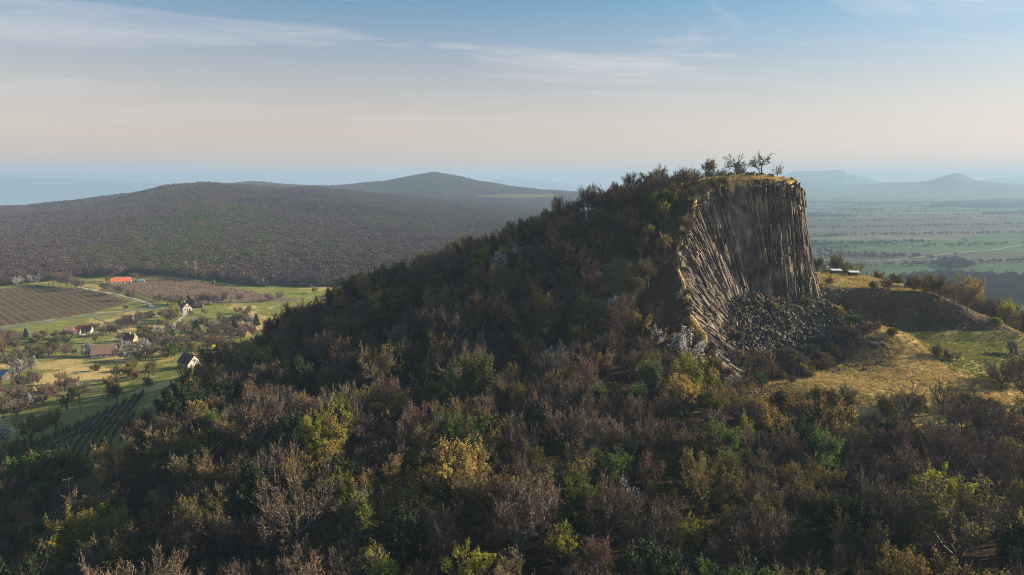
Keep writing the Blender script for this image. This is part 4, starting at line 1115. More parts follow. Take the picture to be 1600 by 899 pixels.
# right side
RT = [('shrub_olive', 1370, 436, 2.6), ('shrub_olive', 1382, 437, 2.2), ('shrub_olive', 1397, 444, 3.2), ('shrub_green', 1412, 446, 2.6), ('shrub_olive', 1425, 452, 3.8), ('open_bare', 1430, 452, 6.0), ('olive', 1446, 462, 6.0),
      ('olive', 1460, 470, 7.0), ('open_bare', 1468, 468, 7.0), ('open_bare', 1490, 478, 8.0), ('bare_red', 1512, 486, 6.5), ('bare_grey', 1530, 490, 7.5), ('open_bare', 1545, 497, 9), ('open_bare', 1562, 500, 9.5), ('bare_grey', 1575, 503, 9),
      ('open_bare', 1590, 515, 10), ('open_bare', 1604, 520, 10), ('bare_grey', 1620, 520, 10), ('bare_grey', 1600, 500, 10), ('shrub_bare', 1478, 505, 3.2), ('shrub_bare', 1460, 498, 3.5), ('shrub_bare', 1500, 508, 3.2), ('shrub_olive', 1447, 512, 2.5),
      ('shrub_lime', 1333, 428, .01), ('shrub_bare', 1365, 452, 2.4), ('shrub_bare', 1387, 454, 3.6), ('shrub_bare', 1294, 446, 2.6), ('shrub_bare', 1298, 426, 2.4), ('shrub_bare', 1468, 560, 3.2), ('shrub_bare', 1480, 563, 2.4),
      ('shrub_green', 1500, 590, .01), ('bare_dark', 1590, 600, 7), ('bare_grey', 1565, 612, 7), ('olive', 1604, 640, 8), ('bare_grey', 1612, 605, 8), ('shrub_bare', 1345, 540, 3.2), ('shrub_bare', 1325, 548, 3.5), ('shrub_bare', 1300, 556, 3.4),
      ('shrub_bare', 1280, 566, 3.4), ('shrub_bare', 1255, 574, 3.4), ('shrub_bare', 1232, 582, 3.2), ('shrub_bare', 1210, 588, 3.4), ('shrub_bare', 1190, 580, 3.4), ('shrub_bare', 1170, 574, 3.4), ('shrub_bare', 1155, 566, 3.2), ('shrub_bare', 1230, 560, 2.8),
      ('shrub_bare', 1265, 552, 2.6), ('shrub_bare', 1360, 520, 3.2), ('shrub_bare', 1350, 505, 2.8), ('shrub_olive', 1312, 498, 2.6), ('shrub_green', 1335, 506, 2.2), ('shrub_olive', 1370, 514, 2.2), ('shrub_olive', 1395, 524, 2.0), ('shrub_lime', 1310, 488, 1.8),
      ('shrub_olive', 1258, 478, 2.4), ('shrub_olive', 1212, 484, 1.9), ('shrub_olive', 1152, 530, 2.2), ('shrub_bare', 1135, 520, 2.6), ('shrub_bare', 1230, 460, 1.9), ('shrub_bare', 1250, 464, 2.2), ('shrub_bare', 1275, 462, 2.0), ('shrub_olive', 1330, 520, 2.2)]
for k, (kind, px, py, H) in enumerate(RT):
    if H > .1: put_base(kind, px, py, H * 1.35, v=k)
put_base('open_bare', 1494, 566, 4.6, 'small open bare tree standing alone on the green meadow', v=1)
put_base('shrub_lime', 1333, 430, 3.2, 'yellow green bush between the two picnic shelter roofs')
put_base('shrub_lime', 1552, 510, 3.6, 'rounded lime green bush beside the stairs at the right')
put_base('shrub_white', 1582, 556, 5.2, 'large white flowering bush at the right edge beside the path')
put_base('green', 1190, 615, 6.5, 'upright green tree at the foot of the scree', v=1)
put_base('shrub_lime', 1128, 284, .9, 'low green bush on the cliff top below the railing')
for k in range(16): put(['shrub_green', 'shrub_olive', 'shrub_bare', 'shrub_olive'][k % 4], RNG.uniform(68, 106), RNG.uniform(251.5, 262), RNG.uniform(.25, .62), v=k)
for k, (px, y, H, kd) in enumerate([(1085, 256, 2.6, 'shrub_lime'), (1112, 252, 2.2, 'shrub_olive'), (1124, 251, 1.6, 'shrub_olive'), (1070, 254, 2.2, 'shrub_bare'), (1166, 257, 1.6, 'shrub_green'), (1174, 258, 1.4, 'shrub_olive'), (1183, 259, 1.2, 'shrub_green'), (1200, 257, 1.2, 'shrub_olive'), (1222, 257, 1.1, 'shrub_bare'), (1098, 248, 1.8, 'shrub_bare'), (1080, 246, 2.2, 'shrub_bare'), (1136, 257, 1.2, 'shrub_green')]):
    put(kd, place_y(px, y), y, H / 3.0, v=k)

# valley plants among the houses (bases in the photo)
VT = [('olive', 50, 697, 7, 'olive budding fruit tree leaning over the meadow at the far left'), ('olive', 183, 632, 6.5, 'round budding tree alone on the sunlit meadow'), ('blossom', -4, 697, 6, 'white blossoming tree cut by the left edge of the picture'),
      ('shrub_olive', 20, 712, 3.5, None), ('olive', 88, 672, 5, None), ('shrub_olive', 72, 668, 4.0, None), ('bare_dark', 105, 640, 5, None), ('green', 116, 628, 5, None), ('bare_grey', 130, 622, 5.5, None), ('bare_red', 62, 628, 6, None), ('bare_grey', 40, 632, 6, None), ('bare_grey', 15, 636, 6, None),
      ('bare_dark', 5, 655, 6, None), ('bare_grey', 28, 657, 6, None), ('blossom', 44, 640, 4.5, None), ('bare_dark', 80, 620, 4.5, None), ('bare_red', 92, 612, 4.5, None), ('olive', 212, 600, 4.5, None), ('shrub_olive', 200, 590, 4, None), ('olive', 235, 590, 6, None), ('bare_dark', 182, 590, 4.5, None), ('shrub_lime', 206, 578, 3.4, None),
      ('blossom', 30, 588, 6, 'white blossoming tree behind the blue roofed shed'), ('bare_grey', 18, 578, 6, None), ('bare_grey', 45, 582, 6, None), ('blossom', 48, 576, 5.0, None), ('olive', 6, 556, 5.5, None), ('olive', 28, 548, 5, None), ('green', 22, 544, 5, None), ('bare_red', 20, 538, 6, None), ('conifer', 15, 535, 5, None), ('conifer', 41, 528, 4.5, None), ('bare_red', 30, 560, 4.5, None),
      ('olive', 66, 556, 5.5, None), ('green', 88, 547, 6, None), ('bare_red', 84, 549, 4.5, None), ('green', 106, 543, 5.5, None), ('olive', 45, 555, 5, None), ('bare_grey', 60, 535, 5, None), ('olive', 86, 533, 5, None), ('shrub_olive', 68, 529, 4, None), ('pink', 112, 529, 5.5, 'pink blossoming tree by the long red roofed farm'), ('bare_grey', 102, 530, 5, None), ('bare_grey', 150, 520, 5.5, None), ('bare_grey', 172, 523, 6, None), ('olive', 163, 526, 5, None), ('bare_dark', 178, 524, 5, None),
      ('bare_dark', 190, 515, 7, None), ('bare_dark', 200, 514, 7, None), ('bare_dark', 210, 512, 6.5, None), ('blossom', 213, 510, 5, 'white blossoming tree over the dark hedge below the road'), ('bare_grey', 222, 505, 5.5, None), ('green', 218, 520, 4, None), ('olive', 150, 536, 3.5, None), ('bare_grey', 188, 535, 4.5, None), ('olive', 228, 537, 6, None), ('green', 236, 540, 5.5, None), ('olive', 222, 534, 5, None), ('bare_grey', 246, 536, 6, None), ('bare_grey', 258, 534, 6, None),
      ('blossom', 138, 557, 6, 'pale blossoming tree hiding the white gable of the brown roofed house'), ('olive', 172, 556, 3.5, None), ('blossom', 194, 549, 5.5, None), ('blossom', 208, 553, 5, None), ('blossom', 224, 552, 6, None), ('blossom', 195, 562, 5, None), ('blossom', 215, 563, 5, None), ('olive', 206, 561, 4.5, None), ('bare_dark', 228, 565, 6.5, None), ('bare_grey', 238, 562, 6.5, None), ('bare_dark', 182, 558, 4, None), ('bare_grey', 254, 558, 5, None), ('green', 268, 560, 6.5, 'round green tree above the dark roofed house'), 
      ('conifer', 308, 528, 8.5, 'broad dark conifer in the gardens, leftmost of three'), ('conifer', 367, 521, 8, 'pointed dark conifer above the pink blossom'), ('conifer', 401, 510, 6.5, 'dark conifer at the foot of the hill, right of the pointed one'), ('conifer', 270, 530, 5, None), ('conifer', 263, 527, 4, None), ('blossom', 306, 512, 5.5, None), ('bare_grey', 320, 514, 7, None), ('bare_grey', 330, 518, 6, None), ('blossom', 333, 521, 6, None), ('blossom', 249, 526, 5, None), ('blossom', 270, 522, 5, None), ('bare_grey', 285, 520, 7, None), ('bare_red', 290, 526, 6, None), ('bare_grey', 350, 520, 7, None),
      ('bare_red', 340, 530, 7, None), ('bare_grey', 300, 536, 7, None), ('bare_grey', 315, 540, 7, None), ('pink', 383, 521, 5.5, 'pink blossoming tree under the pointed dark conifer'), ('bare_grey', 360, 528, 7, None), ('blossom', 393, 508, 6, None), ('olive', 380, 506, 6, None), ('bare_red', 386, 496, 5.5, None), ('bare_grey', 345, 505, 5, None), ('bare_grey', 340, 545, 7, None), ('bare_red', 325, 548, 6, None), ('olive', 300, 552, 5, None), ('olive', 285, 555, 5, None), ('bare_grey', 275, 545, 6, None), ('bare_grey', 260, 545, 6, None), ('bare_grey', 290, 545, 6, None),
      ('lime', 272, 500, 9, 'tall yellow green tree beside the pale track bend'), ('olive', 268, 506, 7, None), ('lime', 279, 494, 7, None), ('bare_grey', 262, 505, 6, None), ('olive', 292, 493, 5, None), ('bare_grey', 270, 480, 7, None), ('bare_grey', 262, 478, 6.5, None), ('bare_grey', 280, 476, 6.5, None), ('conifer', 296, 478, 6.5, None), ('conifer', 302, 481, 5, None), ('bare_grey', 310, 477, 7, None), ('bare_grey', 326, 476, 7.5, None), ('bare_grey', 334, 477, 7, None), ('bare_grey', 348, 476, 8, None), ('bare_grey', 320, 474, 7, None), ('bare_grey', 376, 473, 6, None), ('bare_grey', 421, 472, 6, None), ('bare_grey', 438, 470, 6, None),
      ('green', 278, 478, 4, None), ('bare_grey', 248, 474, 6, None), ('bare_grey', 204, 470, 7, None), ('bare_grey', 186, 462, 7, None), ('bare_grey', 182, 460, 6, None), ('bare_grey', 163, 456, 7, None), ('bare_grey', 120, 452, 8, None), ('bare_grey', 105, 448, 9, None), ('bare_grey', 95, 447, 9, None), ('bare_grey', 85, 446, 9, None), ('bare_grey', 76, 445, 9, None), ('bare_grey', 112, 449, 8, None), ('bare_grey', 126, 454, 8, None), ('bare_grey', 173, 440, 6, None), ('green', 167, 443, 5, None), ('bare_grey', 208, 439, 6, None), ('bare_grey', 215, 440, 6, None),
      ('blossom', 24, 446, 6, None), ('blossom', 32, 444, 6, None), ('blossom', 44, 443, 6, None), ('blossom', 56, 442, 6, None), ('bare_grey', 12, 446, 7, None), ('blossom', 405, 447, 6, None), ('blossom', 415, 447, 6, None), ('blossom', 452, 446, 5, None), ('blossom', 508, 446, 6, None), ('blossom', 518, 446, 5, None), ('blossom', 240, 508, .01, None),
      ('shrub_olive', 196, 484, 3, None), ('shrub_bare', 370, 500, 3.5, None), ('shrub_olive', 400, 492, .01, None), ('bare_red', 390, 490, 5, None), ('shrub_green', 380, 497, 3.5, None), ('shrub_lime', 366, 502, 2.6, None),
      ('shrub_green', 45, 760, 5.5, None), ('shrub_olive', 30, 770, 5, None), ('shrub_green', 75, 752, 5, None), ('green', 95, 748, 5, None), ('green', 15, 780, 5.5, None), ('bare_dark', 5, 800, 5.5, None), ('green', 60, 765, 5, None), ('bare_dark', 40, 785, 4.5, None), ('green', 118, 745, 4.5, None), ('bare_dark', 20, 795, 5, None)]
for k, (kind, px, py, H, lab) in enumerate(VT):
    if H > .1: put_base(kind, px, py, H * 1.55, lab, v=k)
for k in range(26):        # bushes hanging over the left rim of the quarry
    i = int(RNG.integers(4, 25)); p = RIM[i]; xx = p[0] + RNG.uniform(-2.2, 1.2); yy = p[1] + RNG.uniform(-1, 1)
    put(['shrub_bare', 'shrub_bare', 'shrub_olive', 'shrub_bare'][k % 4], xx, yy, RNG.uniform(.6, 1.15), v=k, z=min(hz1(xx, yy) if xx < p[0] else 999, p[2] - .6))
# brown scrub along the foot of the scree and the pale rib
def scrub(poly, n, kinds, h0, h1):
    k = 0; P = np.array(poly); lo, hi = P.min(0), P.max(0)
    while k < n:
        px, py = RNG.uniform(lo[0], hi[0]), RNG.uniform(lo[1], hi[1])
        if not inpoly(np.array([px]), np.array([py]), poly)[0]: continue
        put_base(kinds[int(RNG.integers(len(kinds)))], px, py, RNG.uniform(h0, h1), v=int(RNG.integers(4))); k += 1
scrub([(1120, 560), (1180, 552), (1260, 566), (1330, 520), (1352, 530), (1300, 578), (1240, 600), (1180, 612), (1130, 590)], 60, ['shrub_bare', 'shrub_bare', 'shrub_bare', 'shrub_olive'], 2.6, 4.6)
scrub([(1190, 640), (1260, 628), (1400, 636), (1560, 630), (1560, 650), (1300, 652), (1190, 660)], 26, ['shrub_olive', 'shrub_olive', 'shrub_bare'], 3.0, 5.5)
scrub([(1050, 440), (1070, 430), (1085, 520), (1098, 560), (1060, 540)], 16, ['shrub_bare', 'shrub_bare', 'shrub_olive'], 1.8, 3.4)
scrub([(1310, 470), (1460, 480), (1470, 510), (1420, 512), (1320, 490)], 22, ['shrub_bare'], 1.6, 3.2)
scrub([(-10, 585), (120, 600), (135, 620), (60, 650), (-10, 660)], 16, ['bare_grey', 'bare_dark', 'shrub_bare'], 5.5, 8)
scrub([(250, 500), (400, 480), (400, 530), (330, 560), (240, 545)], 40, ['bare_grey', 'bare_grey', 'bare_red', 'olive'], 6, 9)
scrub([(-10, 540), (100, 530), (120, 556), (-10, 570)], 18, ['bare_grey', 'olive', 'shrub_olive'], 5, 7.5)
scrub([(-10, 752), (110, 735), (130, 760), (60, 800), (-10, 830)], 16, ['shrub_green', 'shrub_olive', 'shrub_bare'], 3.5, 6)
scrub([(150, 545), (260, 530), (270, 560), (150, 572)], 10, ['olive', 'bare_grey', 'blossom', 'shrub_olive'], 4.5, 7)
scrub([(180, 500), (262, 492), (262, 520), (170, 530)], 9, ['olive', 'bare_grey', 'shrub_olive'], 4.5, 7)
scrub([(120, 575), (260, 570), (235, 605), (130, 615)], 9, ['shrub_olive', 'bare_grey', 'olive'], 3.5, 6.5)
scrub([(-10, 800), (60, 770), (100, 770), (110, 800), (60, 899), (-10, 899)], 34, ['shrub_bare', 'shrub_green', 'shrub_bare', 'bare_dark', 'shrub_olive'], 2.6, 5.0)
put_base('poplar', 292, 437, 19, 'left one of two tall pale poplars before the far forest')
put_base('poplar', 306, 437, 20, 'right one of two tall pale poplars before the far forest')

# -- the wood on the hill: points spread over its ground
def hill_points():
    pts = []
    cell = {}
    def far_enough(x, y, d):
        cx, cy = int(x // 4), int(y // 4); n = int(d // 4) + 1
        for i in range(cx - n, cx + n + 1):
            for j in range(cy - n, cy + n + 1):
                for (a, b, e) in cell.get((i, j), ()):
                    if (a - x) ** 2 + (b - y) ** 2 < ((d + e) / 2) ** 2: return False
        return True
    for p in PLANTS:
        d = PR[p['kind']][p['v']]['W'] * p['s'] * .75
        cell.setdefault((int(p['x'] // 4), int(p['y'] // 4)), []).append((p['x'], p['y'], d))
    n = 26000
    y = RNG.uniform(72, 345, n); x = RNG.uniform(-1, 1, n) * (y * .84 + 14)
    z = hz(x, y); r = np.hypot(x, y)
    edge = np.interp(y, [100, 150, 165, 190, 230, 260, 300, 360], [-94, -96, -101, -103, -108, -114, -120, -116])
    low = inpoly(x, y, LOWPOLY)
    ok = (x > edge + RNG.normal(0, 1.5, n)) & (~low | (y < 167 + .02 * (x - 70) + RNG.normal(0, 2, n)) | ((y > 262) & (x > 178 + RNG.normal(0, 2, n))) | ((y > 306) & (x > 115)))
    ok &= ~(~low & (dpoly(x, y, RIMXY) < 1.8))
    ok &= ~((y > 243) & (y < 275) & (x > 64) & (x < 113) & ~low)
    ok &= ~(dpoly(x, y, RIMXY[:12]) < 6)
    clear = (np.hypot((x - 28) / 13, (y - 226) / 9) < .85) & (RNG.random(n) < .93)
    ok &= ~clear
    ok &= ~((x < -84) & (y > 128) & (y < 158) & (RNG.random(n) < .0))
    for xi, yi, zi in zip(x[ok], y[ok], z[ok]):
        hgt = (zi - 48) / 60
        up_slope = float(np.clip(hgt, 0, 1)) if yi > 190 else 0.0
        d = RNG.uniform(6.6, 11.0) * (1 - .42 * up_slope)
        if yi < 165: d *= 1.04
        if RNG.random() < .10: d *= 1.3
        if not far_enough(xi, yi, d * .74): continue
        cell.setdefault((int(xi // 4), int(yi // 4)), []).append((xi, yi, d * .74))
        pts.append((xi, yi, zi, d))
    return pts
HP = hill_points()
PK = ['bare_grey', 'bare_red', 'bare_dark', 'olive', 'golden', 'green', 'lime', 'ivy', 'blossom', 'snag']
PW = np.array([.34, .08, .17, .17, .085, .07, .035, .055, .011, .007]); PW = PW / PW.sum()
for (x, y, z, d) in HP:
    w = PW.copy(); n1 = float(vn([x], [y], 26, 201)[0]); n2 = float(vn([x], [y], 18, 207)[0])
    w[3] *= .3 + 2.2 * n1; w[4] *= .2 + 2.4 * n1; w[5] *= .2 + 2.2 * n2; w[0] *= 1.6 - n1; w[7] *= .2 + 2.4 * n2
    near_grass = 150 < y < 186 and x > 62
    if near_grass: w[3] *= 3.; w[4] *= 5
    if y > 190 and z > 70: w[8] *= 2.5
    w /= w.sum(); kind = PK[int(RNG.choice(len(PK), p=w))]
    sm = d < 5.2 and RNG.random() < .7 or near_grass and RNG.random() < .6
    if sm and RNG.random() < .75:
        kind = {'bare_grey': 'shrub_bare', 'bare_red': 'shrub_bare', 'bare_dark': 'shrub_bare', 'olive': 'shrub_olive', 'golden': 'shrub_olive', 'green': 'shrub_green', 'lime': 'shrub_lime', 'ivy': 'shrub_green', 'blossom': 'shrub_white', 'snag': 'snag'}[kind]
    v = int(RNG.integers(len(PR[kind]))); p = PR[kind][v]
    s = d * 1.25 / p['W'] * RNG.uniform(.8, 1.2)
    PLANTS.append(dict(kind=kind, v=v, x=x, y=y, z=z, s=s, label=None, rz=RNG.uniform(0, 6.28), name=None))
for hx, hy in ((291, 485), (125, 522), (163, 556), (299, 570), (190, 443)):      # no tree right in front of these houses
    qx, qy, qz = hit(hx, hy); keep = []
    for p in PLANTS:
        pr = PR[p['kind']][p['v']]; cx, cy, f = project(p['x'], p['y'], p['z'] + pr['H'] * p['s'] * .6); top_ = cy - pr['H'] * p['s'] * .42 * F / f
        if p['label'] is None and abs(cx - hx) < 12 + .3 * pr['W'] * p['s'] * F / f and p['y'] < qy + 3 and qy - p['y'] < 150 and top_ < hy - 5: continue
        keep.append(p)
    PLANTS = keep
print('near plants', len(PLANTS))

# -- which ones show largest: a small depth buffer of crown discs and ground
def rank_plants():
    BW, BH = 800, 450; k = .5
    own = np.full((BH, BW), -1); dep = np.full((BH, BW), 1e9)
    # ground depth, sampled
    gx = []; 
    A = np.linspace(-.78, .78, 900); R_ = np.geomspace(60, 900, 900); AA, RR = np.meshgrid(np.arctan(A), R_)
    x = (np.sin(AA) * RR).ravel(); y = (np.cos(AA) * RR).ravel(); z = hz(x, y); px, py, f = project(x, y, z)
    ix = (px * k).astype(int); iy = (py * k).astype(int); m = (ix >= 0) & (ix < BW) & (iy >= 0) & (iy < BH)
    np.minimum.at(dep, (iy[m], ix[m]), f[m]); 
    own[dep < 1e8] = -2
    order = sorted(range(len(PLANTS)), key=lambda i: PLANTS[i]['y'])
    for i in order:
        p = PLANTS[i]; pr = PR[p['kind']][p['v']]; H = pr['H'] * p['s']; Wd = pr['W'] * p['s']
        cx, cy, f = project(p['x'], p['y'], p['z'] + H * .6); rx = Wd * .46 * F / f * k; ry = H * .42 * F / f * k
        cx *= k; cy *= k; p['px'], p['py'] = cx / k, cy / k; p['rpx'] = rx / k
        x0, x1 = int(max(0, cx - rx)), int(min(BW - 1, cx + rx)); y0, y1 = int(max(0, cy - ry)), int(min(BH - 1, cy + ry))
        if x1 < x0 or y1 < y0: continue
        Y, X = np.mgrid[y0:y1 + 1, x0:x1 + 1]
        m = ((X - cx) / max(rx, .6)) ** 2 + ((Y - cy) / max(ry, .6)) ** 2 <= 1
        m &= dep[y0:y1 + 1, x0:x1 + 1] > f - 1.5
        own[y0:y1 + 1, x0:x1 + 1][m] = i; dep[y0:y1 + 1, x0:x1 + 1][m] = f
    c = np.bincount(own[own >= 0], minlength=len(PLANTS))
    for i, p in enumerate(PLANTS): p['vis'] = int(c[i])
rank_plants()
TREES_ = [p for p in PLANTS if not p['kind'].startswith('shrub')]; SHR = [p for p in PLANTS if p['kind'].startswith('shrub')]
def pick(L_, n):
    key = lambda p: (-1e6 if p['label'] else 0) - p['vis']
    L_ = sorted([p for p in L_ if p['vis'] > 2 or p['label']], key=key)[:n]; return L_
SEL = pick(TREES_, 298); SELS = pick(SHR, 110); SID = {id(p) for p in SEL + SELS}
REST = [p for p in PLANTS if id(p) not in SID and p['kind'] != 'poplar' and -120 < p.get('px', 0) < 1720]
LOOK = {'bare_grey': ('grey brown bare', 'tree'), 'bare_red': ('reddish bare', 'tree'), 'bare_dark': ('dark brown bare', 'tree'), 'olive': ('olive budding', 'tree'), 'golden': ('golden budding', 'tree'), 'lime': ('yellow green', 'tree'), 'green': ('green leafing', 'tree'),
        'ivy': ('dark ivy covered', 'tree'), 'blossom': ('white blossoming', 'tree'), 'pink': ('pink blossoming', 'tree'), 'snag': ('pale dead', 'tree'), 'crown_flat': ('dark spreading', 'tree'), 'open_bare': ('thin open bare', 'tree'), 'conifer': ('dark pointed', 'conifer'), 'poplar': ('tall pale', 'poplar'),
        'shrub_bare': ('leafless brown', 'bush'), 'shrub_olive': ('olive budding', 'bush'), 'shrub_green': ('dark green', 'bush'), 'shrub_lime': ('bright green', 'bush'), 'shrub_white': ('white flowering', 'bush')}
NAME = {'bare_grey': 'bare_tree', 'bare_red': 'bare_tree', 'bare_dark': 'bare_tree', 'olive': 'budding_tree', 'golden': 'budding_tree', 'lime': 'leafy_tree', 'green': 'leafy_tree', 'ivy': 'ivy_covered_tree', 'blossom': 'blossoming_tree', 'pink': 'blossoming_tree', 'snag': 'dead_tree', 'crown_flat': 'bare_tree', 'open_bare': 'bare_tree', 'conifer': 'conifer', 'poplar': 'poplar'}
def zone(p):
    x, y, px, py = p['x'], p['y'], p['px'], p['py']
    if y > 640: return 'beyond the vineyard'
    edge = float(np.interp(y, [100, 150, 190, 230, 300], [-99, -100, -107, -112, -124]))
    if x < edge or y > 350:
        if py > 700: return 'below the staked vineyard'
        if px < 120 and py > 570: return 'near the blue roofed shed'
        if py > 570: return 'on the sunlit left meadow'
        if py < 482: return 'along the lane by the white gabled house'
        if px < 130: return 'left of the brown roofed house'
        if px < 255: return 'around the brown roofed house'
        return 'above the dark roofed house'
    if y > 240 and x > 115: return 'beside the terrace and stairs'
    if x > 60 and 186 < y < 250 : return 'around the scree'
    if y > 243 and z_(p) > 100: return 'on the summit'
    if y > 246: return 'on the skyline ridge'
    if py > 800: return 'along the bottom edge, ' + ('left half' if px < 520 else 'centre' if px < 1050 else 'right end')
    if py > 700: return 'in the foreground, ' + ('left of the golden tree' if px < 700 else 'right of the golden tree' if px < 1150 else 'below the golden grass')
    if py > 600: return 'on the lower slope, ' + ('left part' if px < 480 else 'middle part' if px < 800 else 'right part' if px < 1150 else 'below the golden grass')
    if px > 1150: return 'at the edge of the golden grass'
    if py > 500: return 'on the middle slope, ' + ('left part' if px < 600 else 'centre' if px < 850 else 'beside the rock rib')
    return 'on the upper slope, ' + ('left part' if px < 800 else 'beside the rock rib')
def z_(p): return p['z']
def ordn(i):
    T = ['first', 'second', 'third', 'fourth', 'fifth', 'sixth', 'seventh', 'eighth', 'ninth', 'tenth', 'eleventh', 'twelfth', 'thirteenth', 'fourteenth', 'fifteenth', 'sixteenth', 'seventeenth', 'eighteenth', 'nineteenth', 'twentieth']
    return T[i] if i < 20 else 'twenty ' + T[i - 20]
GR = {}
for p in SEL + SELS:
    if p['label']: continue
    GR.setdefault((p['kind'], zone(p)), []).append(p)
for (kind, zn), L_ in GR.items():
    L_.sort(key=lambda p: p['px'])
    look, noun = LOOK[kind]; pl = {'tree': 'trees', 'bush': 'bushes', 'conifer': 'conifers', 'poplar': 'poplars'}[noun]
    for i, p in enumerate(L_):
        if len(L_) == 1: p['label'] = f'only {look} {noun} {zn}'
        elif i == 0: p['label'] = f'leftmost {look} {noun} {zn}'
        elif i == len(L_) - 1: p['label'] = f'rightmost {look} {noun} {zn}'
        else: p['label'] = f'{ordn(i)} {look} {noun} from left {zn}'
        p['label'] = p['label'].replace(',', '')
def plant_object(p):
    pr = PR[p['kind']][p['v']]; look, noun = LOOK[p['kind']]
    nm = {'bush': 'bush'}.get(noun) or NAME[p['kind']]
    e = empty(nm, (p['x'], p['y'], p['z'] - .1), p['rz']); e.scale = (p['s'],) * 3
    tag(e, p['label'], noun, {'bush': 'bushes of the hill and gardens', 'conifer': 'dark conifers among the gardens', 'poplar': 'pair of tall poplars'}.get(noun, 'trees of the hill and gardens'))
    link('trunk', pr['trunk'], e); link('crown', pr['crown'], e)
for p in SEL + SELS: plant_object(p)
kinds = sorted({(p['kind'], p['v']) for p in REST}); KI = {k: i for i, k in enumerate(kinds)}
scatter('woodland', [(p['x'], p['y'], p['z'] - .1) for p in REST], [p['s'] for p in REST], [p['rz'] for p in REST], [KI[(p['kind'], p['v'])] for p in REST], [PR[k][v]['whole'] for k, v in kinds],
        'dense early spring woodland of mostly leafless trees and scrub on the hill', 'woodland')
print('individual', len(SEL), len(SELS), 'rest', len(REST))
# ------------------------------------------------------------------ houses
def matc(name, c, rough=.8, var=.25, sc=1.5):
    return mat_noise(name, tuple(v * (1 - var) for v in c), tuple(min(1, v * (1 + var)) for v in c), sc, rough=rough)
W_WHITE = matc('white_render', (.48, .46, .42), var=.08); W_STONE = matc('stone_wall', (.36, .31, .25)); W_WOOD = matc('dark_boards', (.10, .075, .055))
R_ORANGE = matc('orange_tiles', (.62, .16, .07), var=.15); R_RED = matc('dark_red_tiles', (.17, .055, .045), var=.3); R_BROWN = matc('brown_tiles', (.25, .15, .12), var=.2); R_PURP = matc('plum_tiles', (.105, .055, .06), var=.25)
R_BLUE = matc('blue_sheet', (.10, .16, .24), var=.2, rough=.5); R_GREY = matc('grey_sheet', (.22, .25, .29), var=.15, rough=.6)
M_PANE = matc('window_pane', (.04, .05, .06), rough=.2); M_FRAME = matc('window_frame', (.5, .48, .44)); M_CHIM = matc('chimney_brick', (.42, .17, .10)); M_CHW = matc('chimney_white', (.6, .58, .55))
M_RAIL = matc('weathered_wood', (.26, .23, .19)); M_METAL = matc('galvanised', (.42, .42, .42), rough=.5); M_WOODL = matc('pale_wood', (.45, .33, .19)); M_YEL = matc('yellow_boards', (.62, .45, .05), var=.1); M_POLE = matc('pole_wood', (.20, .15, .10))
def house(name, px, py, Ln, Wd, h, rise, rz, mw, mr, label, cat='house', wins=(), door=None, chim=(), over=.35, gable_win=None, group=None):
    x, y, z = hit(px, py); root = empty(name, (x, y, z - .2), rz); tag(root, label, cat, group)
    a, b = Ln / 2, Wd / 2
    m = MB(); m.add([(-a, -b, 0), (a, -b, 0), (a, b, 0), (-a, b, 0), (-a, -b, h), (a, -b, h), (a, b, h), (-a, b, h), (-a, 0, h + rise), (a, 0, h + rise)],
                    [(0, 1, 5, 4), (2, 3, 7, 6), (1, 2, 6, 9, 5), (3, 0, 4, 8, 7), (0, 3, 2, 1), (4, 5, 9, 8), (6, 7, 8, 9)])
    m.build('wall', mw, root)
    r_ = MB(); sl = rise / b; e = over; t = .16
    for s in (-1, 1):
        y0, z0 = s * (b + e), h - e * sl + .06; vs = []
        for dz in (0, t):
            vs += [(-a - e, y0, z0 + dz), (a + e, y0, z0 + dz), (a + e, 0, h + rise + .06 + dz), (-a - e, 0, h + rise + .06 + dz)]
        r_.add(vs, [(0, 1, 2, 3), (7, 6, 5, 4), (0, 4, 5, 1), (1, 5, 6, 2), (2, 6, 7, 3), (3, 7, 4, 0)])
    ro = r_.build('roof', mr, root)
    for cx, cy, ch, cm_ in chim:
        c = MB(); zt = h + rise - abs(cy) * sl; c.box((cx, cy, zt + ch / 2 - .3), (.7, .7, ch)); c.box((cx, cy, zt + ch - .25), (.85, .85, .14)); c.build('chimney', cm_, ro)
    def opening(nm, side, u, zc, w, hh):
        fr = MB(); pn = MB()
        if side in ('f', 'k'):
            s = -1 if side == 'f' else 1; fr.box((u, s * (b + .03), zc), (w + .24, .10, hh + .24)); pn.box((u, s * (b + .09), zc), (w, .04, hh))
        else:
            s = 1 if side == 'r' else -1; fr.box((s * (a + .03), u, zc), (.10, w + .24, hh + .24)); pn.box((s * (a + .09), u, zc), (.04, w, hh))
        o = fr.build(nm, M_FRAME, root); pn.build('pane' if nm == 'window' else 'panel', M_PANE if nm == 'window' else W_WOOD, o)
    for w in wins: opening('window', *w)
    if door: opening('door', *door)
    return root
house('farmhouse', 190, 443, 19, 8, 2.8, 3.6, .42, W_WHITE, R_ORANGE, 'long low house with a bright orange tiled roof before the forest', wins=[('f', -6, 1.5, 1.1, 1.2), ('f', -2, 1.5, 1.1, 1.2), ('f', 5, 1.5, 1.1, 1.2)], door=('f', 2, 1.1, 1.1, 2.1), chim=[(-4, .8, 1.5, M_CHW), (6, .8, 1.6, M_CHW)])
